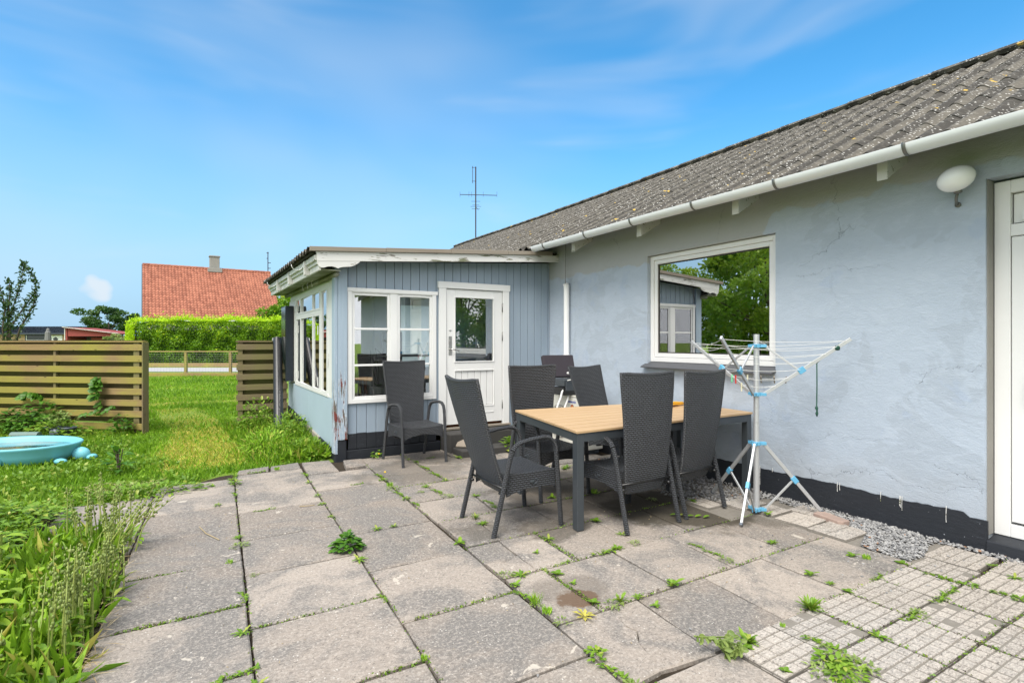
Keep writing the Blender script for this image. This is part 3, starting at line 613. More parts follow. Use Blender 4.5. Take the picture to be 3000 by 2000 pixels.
roof = rf.build('roof', M['roof'], house, smooth=False)
rb = MB(); rb.add([(3.0, Y0 - .25, zr(3.0)), (6.6, Y0 - .25, zr(-.6)), (6.6, Y1 + .25, zr(-.6)), (3.0, Y1 + .25, zr(3.0))], [(0, 1, 2, 3)]); rb.build('roof_back_slope', M['roof'], roof)
uw = MB(); uw.add([(-.44, Y0 - .2, zr(-.44) - .035), (3, Y0 - .2, zr(3) - .035), (3, Y1 + .2, zr(3) - .035), (-.44, Y1 + .2, zr(-.44) - .035)], [(3, 2, 1, 0)]); uw.build('roof_underside', M['dark_wood'], roof)
rc = MB(); yy = Y0 - .25
while yy < Y1 + .2:
    zz0 = zr(3.0) + .02 + .02 * math.sin(yy * .45); rc.tube([(3.0, yy, zz0), (3.0, yy + .98, zz0 + U(-.006, .012))], .075, 8, flat=(.05, .10)); yy += .95
rc.build('ridge_cap', M['roof'], roof)
rc = MB(); rc.prism([(-.50, zr(-.5) - .06), (3.0, zr(3) - .06), (3.0, zr(3) + .05), (-.5, zr(-.5) + .05)], 1, Y1 + .22, Y1 + .26); rc.build('verge_board', M['dark_wood'], roof)
for yy in (-2.7, -1.5, -.4, .78, 1.98, 3.2, 4.43, 5.62, 7.0, 8.3, 9.6):
    r_ = MB(); r_.prism([(-.30, 2.56), (-.30, 2.69), (.02, 2.86), (.02, 2.74)], 1, yy - .035, yy + .035); r_.build('rafter_end', M['white_worn_y'], house, bevel=.003)
# gutter with brackets
gt = MB(); gc = (-.458, 0, 2.716); 
prof = [(gc[0] + .062 * math.cos(R(a)), gc[2] + .068 * math.sin(R(a))) for a in range(180, 361, 15)]
inn = [(gc[0] + .056 * math.cos(R(a)), gc[2] + .062 * math.sin(R(a))) for a in range(360, 179, -15)]
secs = []; yy = Y0 - .2
stations = []
while yy < 6.30: stations.append(yy); yy += .55
stations.append(6.30)
vs = []; pr = prof + inn; n = len(pr)
for s_ in stations: vs += [(q[0], s_, q[1] + .004 * math.sin(s_ * 1.9) - .004 * s_ / 6) for q in pr]
gt.add(vs, [(i * n + k, i * n + (k + 1) % n, (i + 1) * n + (k + 1) % n, (i + 1) * n + k) for i in range(len(stations) - 1) for k in range(n)] + [tuple(range(n)), tuple(range(len(vs) - 1, len(vs) - n - 1, -1))])
gutter = gt.build('gutter', M['zinc'], house, smooth=True); gutter.modifiers.new('e', 'EDGE_SPLIT')
for yy in (-1.6, -.5, .62, 1.75, 2.68, 3.52, 4.35, 5.14, 6.01):
    k_ = MB(); rad = .0665 if True else 0
    pts = [(gc[0] + .066 * math.cos(R(a)), yy, gc[2] + .072 * math.sin(R(a)) - .004 * yy / 6 + .004 * math.sin(yy * 1.9)) for a in range(175, 366, 12)]
    k_.tube(pts, .004, 4, flat=(.0025, .012)); k_.build('gutter_bracket', M['clip'], gutter)
# downpipe
dp = MB(); dp.tube([(-.055, 6.09, .02), (-.055, 6.09, 1.2), (-.055, 6.09, 2.10), (-.058, 6.09, 2.17), (-.075, 6.09, 2.205)], .041, 14)
dp.tube([(-.055, 6.09, 1.16), (-.055, 6.09, 1.22)], .046, 14)
dpo = dp.build('downpipe', M['pvc'], house, smooth=True); dpo.modifiers.new('e', 'EDGE_SPLIT')
part('rain_rod', M['clip'], dpo, lambda b: b.tube([(-.075, 6.09, 2.20), (-.078, 6.085, 2.45), (-.10, 6.05, 2.78)], .006, 6))

# main window
def framebox(b, ax, pos, t, a0, a1, z0, z1, wd, dirn=1, wt=None):
    """ four bars of a frame in the plane X=pos (ax=0) or Y=pos (ax=1), butted end to end """
    wt = wt or wd
    def bar(p0, p1, q0, q1):
        if ax == 0: b.box(min(pos, pos + t * dirn), max(pos, pos + t * dirn), p0, p1, q0, q1)
        else: b.box(p0, p1, min(pos, pos + t * dirn), max(pos, pos + t * dirn), q0, q1)
    bar(a0, a0 + wd, z0, z1); bar(a1 - wd, a1, z0, z1); bar(a0 + wd, a1 - wd, z0, z0 + wt); bar(a0 + wd, a1 - wd, z1 - wt, z1)
wb = MB(); framebox(wb, 0, .045, .07, 3.003, 4.597, 1.168, 2.385, .05)
win = wb.build('window', M['white'], house, bevel=.004)
b = MB(); framebox(b, 0, .058, .05, 3.055, 4.545, 1.222, 2.333, .045); b.build('sash', M['white'], win, bevel=.004)
b = MB(); framebox(b, 0, .072, .02, 3.101, 4.499, 1.268, 2.287, .012); b.build('glazing_bead', M['felt'], win)
b = MB(); b.box(.080, .086, 3.11, 4.49, 1.278, 2.277); b.build('pane', M['glass_big'], win)
b = MB(); b.prism([(-.075, 1.098), (-.075, 1.112), (.045, 1.165), (.10, 1.166), (.10, 1.117), (-.0, 1.117)], 1, 2.995, 4.64); sill = b.build('window_sill', M['felt'], house, bevel=.004); sill.data.materials[0] = simple('dark_grey_sill', (0.075, 0.078, 0.085), .55, .1, 4, .1)
# room behind it
b = MB(); b.box(.9, .92, 2.0, 5.6, .3, 2.6); b.box(.3, 2.4, 5.6, 5.62, .3, 2.6); b.box(.3, 2.4, 1.98, 2.0, .3, 2.6); b.box(.3, 2.4, 2, 5.6, .25, .3); b.box(.3, 2.4, 2, 5.6, 2.6, 2.65)
b.build('room', M['int_dark'], house)
b = MB(); pts = [( .20 + .02 * math.sin(i * 1.9), 4.10 + i * .022) for i in range(20)]
b.add([(x, y, z) for z in (1.2, 2.4) for x, y in pts], [(i, i + 1, 20 + i + 1, 20 + i) for i in range(19)]); 
b.build('curtain', M['curtain'], house, smooth=True)
# back door at the right edge
b = MB(); framebox(b, 0, .11, .08, .47, 1.475, .098, 2.475, .085)
b.box(.11, .19, .555, 1.39, 2.10, 2.18)
dr = b.build('door', M['white_worn'], house, bevel=.004)
dr.data.materials[0] = M['white']
b = MB(); b.box(.115, .165, .56, 1.385, .20, 2.095); b.box(.150, .16, .56, 1.385, 2.19, 2.385); lf = b.build('door_leaf', M['white'], dr, bevel=.003)
b = MB(); framebox(b, 0, .105, .01, .62, 1.33, 2.20, 2.26, .012); b.build('trickle_vent', M['white'], lf, bevel=.002)
b = MB(); b.tube([(.112, 1.262, 1.295), (.10, 1.262, 1.295)], .026, 12, flat=(.026, .018)); b.tube([(.105, 1.262, 1.20), (.065, 1.262, 1.20), (.055, 1.262, 1.185), (.055, 1.262, 1.07), (.065, 1.262, 1.055), (.105, 1.262, 1.05)], .009, 8); b.build('handle', M['chrome'], lf, smooth=True)
b = MB(); b.tube([(.115, 1.27, .30), (.104, 1.27, .30)], .012, 10, flat=(.006, .014)); b.build('keyhole', M['chrome'], lf)
b = MB(); b.box(.02, .11, 1.478, 1.486, .10, 2.487); b.build('filler_strip', M['grey_stone'], dr)

# wall lamp
wl = thing('wall_lamp', 'oval white glass lamp on a small grey bracket beside the back door', 'lamp', (-.12, 1.606, 2.503))
gb = part('globe', M['opal'], wl, lambda b: b.blob((0, 0, 0), (.108, .108, .083), 18), smooth=True); gb.rotation_euler = (R(-16), R(-10), 0)
part('bracket', M['clip'], wl, lambda b: (b.tube([(.118, .03, -.155), (.09, .03, -.15), (.06, .02, -.12), (.03, 0, -.07)], .009, 8), b.tube([(.12, .03, -.155), (.110, .03, -.155)], .018, 12), b.tube([(.035, .0, -.09), (.02, 0, -.066)], .024, 12)), smooth=True)

# ------------------------------------------------------------------ the porch
porch = thing('porch', 'pale blue boarded porch with white windows, white door and peeling corner post', 'porch', (0, 0, 0))
PY = 6.58; PX = -3.05; PB = 10.15
def zp(x): return 2.425 + (x + 3.36) * .066       # roof slope, falls away from the house
cl = MB(); bk = MB()
holes = [(-2.95, -1.81, .655, 2.04), (-1.77, -.71, .0, 2.177)]
def front_board(x0, x1, z0, z1):
    zz1 = min(z1, 9); cl.add([(x0, PY, z0), (x1, PY, z0), (x1, PY, zp(x1) - .10 if z1 > 5 else z1), (x0, PY, zp(x0) - .10 if z1 > 5 else z1), (x0, PY + .02, z0), (x1, PY + .02, z0), (x1, PY + .02, zp(x1) - .10 if z1 > 5 else z1), (x0, PY + .02, zp(x0) - .10 if z1 > 5 else z1)],
                  [(0, 1, 2, 3), (4, 7, 6, 5), (0, 3, 7, 4), (1, 5, 6, 2), (3, 2, 6, 7), (0, 4, 5, 1)])
x = -2.94; bwid = .118
edges = []
while x < -.01: edges.append(x); x += bwid + (0 if rnd() < .7 else U(-.012, .008))
edges.append(-.005)
for a, e in zip(edges[:-1], edges[1:]):
    segs = []
    for part_ in ((a + .003, e - .003),):
        p0, p1 = part_
        cuts = [p0] + [c_ for c_ in (-2.95, -1.81, -1.77, -.71) if p0 < c_ < p1] + [p1]
        for q0, q1 in zip(cuts[:-1], cuts[1:]):
            m_ = (q0 + q1) / 2
            if -2.95 < m_ < -1.81: segs += [(q0, q1, .29, .655), (q0, q1, 2.04, 9)]
            elif -1.77 < m_ < -.71: segs += [(q0, q1, 2.177, 9)]
            else: segs += [(q0, q1, .29 if m_ < -1.7 else .12, 9)]
    for s_ in segs:
        if s_[1] - s_[0] > .004: front_board(*s_)
cl.build('cladding', M['boards'], porch, bevel=.002, seg=1)

bbf = MB()
for a, e in zip(edges[:-1], edges[1:]):
    if e < -1.76: bbf.box(a + .002, e - .002, PY - .004, PY + .018, .105 + U(0, .006), .288 + U(-.008, .01))
bbf.build('black_board_foot', M['plinth'], porch, bevel=.002, seg=1)
# masonry behind / sheathing (gives the room its walls); openings left free
W = MB()
for (a, e, z0, z1) in [(-3.03, -2.90, .3, 2.33), (-2.90, -1.86, .3, .70), (-2.90, -1.86, 1.99, 2.33), (-1.86, -1.70, .3, 2.33), (-1.70, -.78, 2.13, 2.33), (-.78, -.0, .3, 2.33)]: W.box(a, e, PY + .022, PY + .09, z0, z1)
W.box(-3.03, -1.05, PB - .08, PB, 0, 2.30); W.box(-.15, 0, PB - .08, PB, 0, 2.30); W.box(-1.05, -.15, PB - .08, PB, 0, .9); W.box(-1.05, -.15, PB - .08, PB, 2.1, 2.30)  # rear opening added to brighten the room inside
for (a, e, z0, z1) in [(PY + .09, 7.10, .66, 2.1), (PY + .09, PB - .08, .09, .69), (PY + .09, PB - .08, 2.10, 2.30), (9.40, PB - .08, .69, 2.1)]: W.box(PX + .02, PX + .07, a, e, z0, z1)
W.build('inner_wall', M['int_wall'], porch)
bx('floor', M['int_wood'], porch, -2.98, 0, PY + .09, PB - .08, .22, .30, bevel=0); bx('ceiling', M['int_wall'], porch, -3.0, 0, PY + .09, PB - .08, 2.302, 2.33, bevel=0)
bx('base', M['plinth'], porch, -3.085, -1.74, PY - .005, PY + .12, -.08, .10, bevel=.01)
b = MB(); b.prism([(PY + .12, -.1), (7.55, -.1), (7.55, .13), (PY + .12, .09)], 0, -3.075, -2.98); b.build('side_base', M['plinth'], porch, bevel=.01); b = MB(); b.prism([(8.45, -.1), (PB, -.1), (PB, .29), (8.45, .19)], 0, -3.075, -2.98); b.build('side_base', M['plinth'], porch, bevel=.01)
b = MB(); b.prism([(7.555, -.1), (7.99, -.1), (7.99, .155), (7.555, .13)], 0, -3.085, -2.985); b.prism([(8.0, -.1), (8.445, -.1), (8.445, .185), (8.0, .155)], 0, -3.08, -2.985); b.build('side_block', M['concrete'], porch, bevel=.008)
b = MB(); b.prism([(PY - .0, .06), (8.34, .165), (8.34, .695), (PY, .69)], 0, PX - .012, PX + .018); b.prism([(8.346, .165), (PB, .28), (PB, .70), (8.346, .695)], 0, PX - .012, PX + .018); b.build('side_panel', M['panel_blue'], porch, bevel=.002)
# peeling corner post
b = MB(); zt_ = zp(-3.0) - .11
b.box(-3.105, -3.066, PY - .035, PY + .10, .07, zt_); b.box(-3.064, -2.955, PY - .045, PY + .0, .235, zt_)
b.build('corner_post', M['peel'], porch, bevel=.004)
bx('post_foot', M['plinth'], porch, -3.10, -2.96, PY - .03, PY - .006, -.05, .225, bevel=.012)
# front window: six panes in two sashes
b = MB(); framebox(b, 1, PY - .028, .05, -2.95, -1.81, .655, 2.04, .055, 1, .05); b.box(-2.425, -2.33, PY - .024, PY + .02, .705, 1.99)
b.box(-2.97, -1.79, PY - .034, PY - .0285, 2.0, 2.045)
fw = b.build('window', M['white'], porch, bevel=.003)
for (x0, x1) in ((-2.895, -2.425), (-2.33, -1.865)):
    b = MB(); framebox(b, 1, PY - .016, .03, x0 + .001, x1 - .001, .706, 1.989, .032); b.box(x0 + .034, x1 - .034, PY - .020, PY + .01, 1.54, 1.565); b.box(x0 + .034, x1 - .034, PY - .020, PY + .01, 1.10, 1.125)
    b.build('sash', M['white'], fw, bevel=.003)
    b = MB(); b.box(x0 + .035, x1 - .035, PY - .002, PY + .001, .74, 1.955); b.build('pane', M['glass'], fw)
bx('trickle_vent', M['white'], fw, -2.27, -1.95, PY - .024, PY - .0165, 1.965, 1.982, bevel=.002)
# the door
b = MB(); b.box(-1.77, -1.67, PY - .03, PY + .02, .26, 2.10); b.box(-.81, -.71, PY - .03, PY + .02, .26, 2.10); b.box(-1.785, -.695, PY - .034, PY + .02, 2.10, 2.185)
df = b.build('door_frame', M['white'], porch, bevel=.003)
b = MB(); y0, y1 = PY - .012, PY + .03
b.box(-1.662, -1.535, y0, y1, .30, 2.092); b.box(-.955, -.818, y0, y1, .30, 2.092); b.box(-1.535, -.955, y0, y1, 1.985, 2.092); b.box(-1.535, -.955, y0, y1, 1.01, 1.135); b.box(-1.535, -.955, y0, y1, .30, .53)
xx = -1.53
for i in range(6): b.box(-1.527 + i * .0955, -1.527 + i * .0955 + .089, y0 + .012, y1, .535, 1.005)
dl = b.build('door', M['white'], porch, bevel=.003)
b = MB(); framebox(b, 1, y0 - .008, .008, -1.55, -.94, 1.12, 2.0, .016); framebox(b, 1, y0 - .005, .005, -1.55, -.94, .515, 1.02, .014); b.box(-1.54, -.95, y0 - .006, y0, .43, .437); b.build('moulding', M['white'], dl, bevel=.002)
b = MB(); b.box(-1.534, -.956, PY + .002, PY + .006, 1.136, 1.984); b.build('pane', M['glass'], dl)
b = MB(); b.box(-1.632, -1.585, y0 - .004, y0, 1.22, 1.47); b.tube([(-1.608, y0, 1.405), (-1.608, y0 - .012, 1.405)], .014, 12); b.build('lock_plate', M['chrome'], dl, bevel=.001)
b = MB(); b.tube([(-1.608, y0, 1.30), (-1.608, y0 - .045, 1.30), (-1.59, y0 - .052, 1.298), (-1.50, y0 - .052, 1.275)], .008, 8); b.build('handle', M['chrome'], dl, smooth=True)
b = MB(); b.tube([(-1.608, y0, 1.545), (-1.608, y0 - .004, 1.545)], .02, 12, flat=(.008, .022)); b.build('peephole', M['chrome'], dl)
for z_ in (1.87, 1.47, .53): b = MB(); b.tube([(-.815, y0 - .006, z_ - .06), (-.815, y0 - .006, z_ + .06)], .008, 8); b.build('hinge', M['clip'], df, smooth=True)
bx('threshold', M['old_board'], df, -1.77, -.70, PY - .06, PY + .05, .238, .262, bevel=.003)
# side windows
b = MB(); X0 = PX - .012
def sb(y0, y1, z0, z1, o=0.0, t=.045): b.box(X0 - o, X0 + t, y0, y1, z0, z1)
sb(6.685, 7.05, .695, 2.20, -.004); sb(7.05, 9.95, 2.085, 2.20, -.002); sb(7.05, 9.45, .697, .735, .008)
sb(7.05, 7.12, .735, 2.085); sb(7.47, 7.56, .735, 2.085); sb(9.38, 9.45, .735, 2.085); sb(9.45, 10.1, .735, 2.085, -.006)
sb(7.56, 9.38, 1.775, 1.825, .001)
sw = b.build('side_window', M['white_side'], porch, bevel=.003)
for (a, e, z0, z1) in [(7.12, 7.47, .735, 2.085), (7.56, 8.03, .735, 1.775), (8.03, 8.99, .735, 1.775), (8.99, 9.38, .735, 1.775), (7.56, 8.03, 1.825, 2.085), (8.03, 8.99, 1.825, 2.085), (8.99, 9.38, 1.825, 2.085)]:
    b = MB(); framebox(b, 0, X0 - .005, .035, a + .002, e - .002, z0 + .002, z1 - .002, .024); b.build('sash', M['white_side'], sw, bevel=.002)
    b = MB(); m_ = Matrix.Translation((X0 + .007, (a + e) / 2, 0)) @ Matrix.Rotation(R(-1.5), 4, 'Z'); hw_ = (e - a) / 2 - .023; b.box(-.001, .001, -hw_, hw_, z0 + .023, z1 - .023, m_); b.build('pane', M['glass_old'], sw)
for (yy, z_) in ((7.06, 1.15), (7.62, .86), (7.62, 1.55), (9.40, .86), (9.40, 1.6), (9.42, 1.95)): b = MB(); b.box(X0 - .018, X0 - .0125, yy - .016, yy + .016, z_ - .06, z_ + .06); b.build('hinge', M['white'], sw, bevel=.003)
# roof
rf = MB(); FY, BY = PY - .20, PB + .25; per = 8; nn = int((BY - FY) / .177 * per) + 1
for rix in range(3):
    xa = -3.44 + 1.16 * rix; xb = xa + 1.19; vs = []
    for t, x in ((0, xa), (1, xb)):
        for i in range(nn): vs.append((x + .006 * math.sin(i // 40), FY + i * .177 / per, zp(x) + .012 * (1 - t) + .026 * math.cos(2 * math.pi * i / per)))
    rf.add(vs, [(i, nn + i, nn + i + 1, i + 1) for i in range(nn - 1)]); lip = [(v[0] + .003, v[1], v[2] - .012) for v in vs[:nn]]
    rf.add(vs[:nn] + lip, [(i, i + 1, nn + i + 1, nn + i) for i in range(nn - 1)])
prf = rf.build('roof', M['roof'], porch)
b = MB(); b.add([(-3.40, FY, zp(-3.4) - .03), (0, FY, zp(0) - .03), (0, BY, zp(0) - .03), (-3.40, BY, zp(-3.4) - .03)], [(3, 2, 1, 0)]); b.build('roof_underside', M['dark_wood'], prf)
# front board with a scalloped end piece, dark capping strip on top
b = MB(); b.prism([(-3.335, zp(-3.335) - .125), (-.0, zp(0) - .105), (-.0, zp(0) - .014), (-3.345, zp(-3.345) - .014)], 1, FY - .025, FY); fb = b.build('rake_board', M['white_worn'], porch, bevel=.003)
pts = [(-3.335, 2.305), (-3.33, 2.27), (-3.315, 2.245), (-3.29, 2.232), (-3.26, 2.235), (-3.22, 2.25), (-3.17, 2.255), (-3.13, 2.245), (-3.105, 2.235), (-3.08, 2.248), (-3.04, 2.258), (-2.99, 2.262), (-2.95, 2.27), (-2.905, 2.29), (-2.86, 2.325), (-2.85, 2.338)]
b = MB(); b.prism(pts, 1, FY - .022, FY + .001); b.build('scalloped_trim', M['white_worn'], fb, bevel=.002)
b = MB(); prev = -3.42
for xe in (-2.55, -1.7, -.85, -.12): b.prism([(prev, zp(prev) - .012), (xe, zp(xe) - .012 + U(-.006, .004)), (xe, zp(xe) + .040 + U(-.004, .004)), (prev, zp(prev) + .040)], 1, FY - .050, FY - .027); prev = xe + .003
b.build('capping_strip', M['old_board'], prf, bevel=.003)
# eave at the side: two boards, cleats, gutter hooks, mossy soffit
b = MB(); b.box(-3.36, -3.335, FY, BY, 2.315, 2.375); b.box(-3.315, -3.29, FY, BY, 2.205, 2.285); b.box(-3.334, -3.316, FY, BY, 2.275, 2.33); b.build('side_fascia', M['white_worn_y'], porch, bevel=.003)
b = MB(); b.box(-3.289, -3.07, FY, BY, 2.21, 2.222); b.build('soffit', M['soffit'], porch)
b = MB(); b.tube([(-3.10, PY - .15, 2.18), (-3.10, PB, 2.18)], .028, 10); b.build('eave_pole', M['soffit'], porch, smooth=True)
for yy in (6.95, 8.15, 9.25): b = MB(); b.box(-3.375, -3.316, yy - .03, yy + .03, 2.20, 2.37); b.build('cleat', M['white_worn_y'], porch, bevel=.003)
for yy in (7.02, 9.30):
    b = MB(); b.tube([(-3.375, yy, 2.34)] + [(-3.44 + .065 * math.cos(R(a)), yy, 2.33 + .065 * math.sin(R(a))) for a in range(0, -190, -18)], .006, 6, flat=(.004, .011)); b.build('gutter_hook', M['white'], porch, smooth=True)
for yy in (7.55, 7.85, 8.2): b = MB(); b.tube([(-3.16, yy, 2.212), (-3.175, yy, 2.18), (-3.165, yy, 2.15), (-3.16, yy + .01, 2.12)], .003, 5); b.build('cup_hook', M['white'], porch)

# step and threshold at the door
st = thing('door_step', 'dark felt covered step below the white porch door', 'step', (-1.25, 6.35, 0)); st['label'] = 'dark felt covered step directly below the white porch door'
bx('step_block', M['felt'], st, -.52, .56, -.14, .17, -.02, .232, bevel=.012)
plainthing('stone_slab', 'low dark stone slab lying on the paving before the porch door', 'slab', (-1.45, 6.04, 0), lambda b: b.box(-.30, .60, -.13, .14, -.01, .075), M['felt'], .0, bevel=.008)
plainthing('leaning_board', 'weathered grey board leaning on the step by the porch door', 'board', (-1.66, 6.12, .085), lambda b: b.box(-.07, .07, -.012, .40, 0, .022, Matrix.Rotation(R(24), 4, 'X')), M['old_board'], -.75, bevel=.003)
# dark glass fronted box on the side wall
cb = thing('wall_box', 'tall black box with glossy glass front on the side of the porch', 'wall box', (PX - .02, 9.78, .74))
bx('case', M['anthracite'], cb, -.115, .0, -.16, .30, 0, 1.25, bevel=.003); bx('glass_front', M['darkglass'], cb, -.122, -.116, -.15, .29, .02, 1.23, bevel=0)
cb.children[0].data.materials[0] = simple('black_blue_enamel', (0.012, 0.018, 0.028), .4, .1)

# things inside the porch, behind the glass
t = thing('potted_orchid', 'orchid in a pale patterned pot behind the porch window', 'potted plant', (-2.50, 6.80, .715))
part('pot', M['pot'], t, lambda b: b.lathe([(.048, 0), (.058, .02), (.070, .10), (.074, .115), (.064, .116), (.06, .10)], n=20), smooth=True)
def orl(b):
    for i in range(7): a = i * .9 + .2; b.leaf((0, 0, .10), (math.cos(a), math.sin(a) * .6, .75), (0, 0, 1), U(.14, .2), .045, .55, 4)
part('leaves', M['broad'], t, orl)
def ors(b):
    b.tube([(0, 0, .1), (-.02, 0, .3), (-.06, 0, .45), (-.13, 0, .50), (-.25, .02, .50)], .004, 5); b.tube([(.01, 0, .1), (.0, 0, .35), (-.04, 0, .60), (.04, 0, .52), (.13, 0, .50)], .004, 5); b.tube([(0, .02, .1), (-.09, .02, .4), (-.10, .02, .58)], .003, 5)
part('stems', M['bark'], t, ors)
bx('window_board', M['int_wall'], porch, -2.97, -1.83, PY + .092, PY + .30, .685, .712, bevel=.003)
t = thing('wooden_stool', 'orange brown wooden stool seen inside through the lower left pane', 'stool', (-2.72, 7.15, .30))
bx('seat', M['int_wood'], t, -.15, .15, -.15, .15, .60, .64, bevel=.005)
for sx in (-1, 1):
    for sy in (-1, 1): bx('leg', M['int_wood'], t, sx * .12 - .018, sx * .12 + .018, sy * .12 - .018, sy * .12 + .018, 0, .597)
t = thing('framed_picture', 'dark framed picture on the inner wall behind the right window panes', 'picture', (-1.25, PB - .10, 1.30)); bx('frame', M['dark_wood'], t, -.22, .22, -.0, .02, -.28, .28); bx('print', M['picture'], t, -.15, .15, -.004, -.001, -.2, .2, bevel=0)
t = thing('framed_picture', 'teal picture high on the inner wall seen through the door glass', 'picture', (-.03, 8.3, 1.75), R(-90)); bx('frame', M['picture'], t, -.25, .25, -.0, .02, -.25, .25)
t = thing('framed_picture', 'small teal card below the high picture seen through the door glass', 'picture', (-.03, 8.4, 1.35), R(-90)); bx('print', M['picture'], t, -.12, .12, -.0, .02, -.16, .16)
bx('interior_post', M['int_wall'], porch, -1.6, -1.45, PB - .2, PB - .09, .3, 2.3, bevel=0); 
b = MB(); pts = [(-2.96 + .015 * math.sin(i * 2.1), 9.0 + i * .02) for i in range(18)]
b.add([(x, y, z) for z in (.75, 2.2) for x, y in pts], [(i, i + 1, 18 + i + 1, 18 + i) for i in range(17)]); b.build('curtain', M['curtain'], porch, smooth=True)
plainthing('white_rail', 'white shelf rail across the inside of the porch', 'shelf', (-1.5, 9.6, 1.12), lambda b: (b.box(-1.3, 1.3, -.1, .1, 0, .04), b.box(-1.3, -1.26, -.1, .1, -.82, 0), b.box(1.26, 1.3, -.1, .1, -.82, 0)), M['int_wall'], bevel=.004)

# ------------------------------------------------------------------ table
# top corners (near left, near right, far right, far left), it stands a little askew on the uneven slabs
TC = [Vector((-2.142, 3.162, .740)), Vector((-.060, 3.185, .740)), Vector((-.030, 4.135, .752)), Vector((-1.985, 4.30, .766))]
def tp(u, v, dz=0):
    a = TC[0].lerp(TC[1], u); c_ = TC[3].lerp(TC[2], u); p = a.lerp(c_, v); return Vector((p.x, p.y, p.z + dz))
tb = thing('garden_table', 'long garden table with teak slat top and dark grey metal legs', 'table', (0, 0, 0))
org = Vector((-1.08, 3.66, 0)); tb.location = org
def tpl(u, v, dz=0): return tp(u, v, dz) - org
b = MB(); ns = 9
for i in range(ns):
    v0, v1 = i / ns + .0045, (i + 1) / ns - .0045; rr = rnd()
    vs = [tpl(0, v0, -.018), tpl(1, v0, -.018), tpl(1, v1, -.018), tpl(0, v1, -.018), tpl(0, v0), tpl(1, v0), tpl(1, v1), tpl(0, v1)]
    b.add(vs, [(0, 3, 2, 1), (4, 5, 6, 7), (0, 1, 5, 4), (1, 2, 6, 5), (2, 3, 7, 6), (3, 0, 4, 7)], rr)
b.build('tabletop', M['teak'], tb, bevel=.0015)
def tbar(u0, v0, u1, v1, z0, z1):
    return [tpl(u0, v0, z0), tpl(u1, v0, z0), tpl(u1, v1, z0), tpl(u0, v1, z0), tpl(u0, v0, z1), tpl(u1, v0, z1), tpl(u1, v1, z1), tpl(u0, v1, z1)]
BF = [(0, 3, 2, 1), (4, 5, 6, 7), (0, 1, 5, 4), (1, 2, 6, 5), (2, 3, 7, 6), (3, 0, 4, 7)]
b = MB(); e = .012; lw, lv = .030, .064
b.add(tbar(.0045 + lw, e, .9955 - lw, e + .03, -.085, -.020), BF); b.add(tbar(.0045 + lw, 1 - e - .03, .9955 - lw, 1 - e, -.085, -.020), BF)
b.add(tbar(.0045, e + lv, .0045 + .014, 1 - e - lv, -.085, -.020), BF); b.add(tbar(.9955 - .014, e + lv, .9955, 1 - e - lv, -.085, -.020), BF)
for u in (.25, .5, .75): b.add(tbar(u - .012, e + .031, u + .012, 1 - e - .031, -.06, -.020), BF)
b.build('apron', M['anthracite'], tb, bevel=.002)
for (u, v) in ((.0045, e), (.9955 - lw, e), (.9955 - lw, 1 - e - lv), (.0045, 1 - e - lv)):
    tops = [tpl(u, v, -.020), tpl(u + lw, v, -.020), tpl(u + lw, v + lv, -.020), tpl(u, v + lv, -.020)]
    b = MB(); b.add([(p.x, p.y, .0) for p in tops] + tops, BF); b.build('leg', M['anthracite'], tb, bevel=.003)
pr = thing('rope_bundle', 'bundle of yellow rope lying on the garden table between two chairs', 'rope', (-.43, 3.83, .752), R(20))
def rope(b):
    for i in range(16):
        a = U(-.03, .03); z_ = U(.008, .030); b.tube([(-.11, a * .3, .012 + z_ * .3), (-.08, a * .8, z_), (-.02, a * 1.2, z_ + .008), (.06, a * 1.5, z_), (.12, a * 1.8, z_ * .8 + .002), (.17, a * 1.4, .012)], .0062, 5)
pr.scale = (1.25, 1.25, 1.25)
part('coil', M['yellow'], pr, rope, smooth=True)
part('tie', M['black_plastic'], pr, lambda b: b.tube([(-.085 + 0, .028 * math.cos(t * .7), .020 + .020 * math.sin(t * .7)) for t in range(10)], .004, 5))

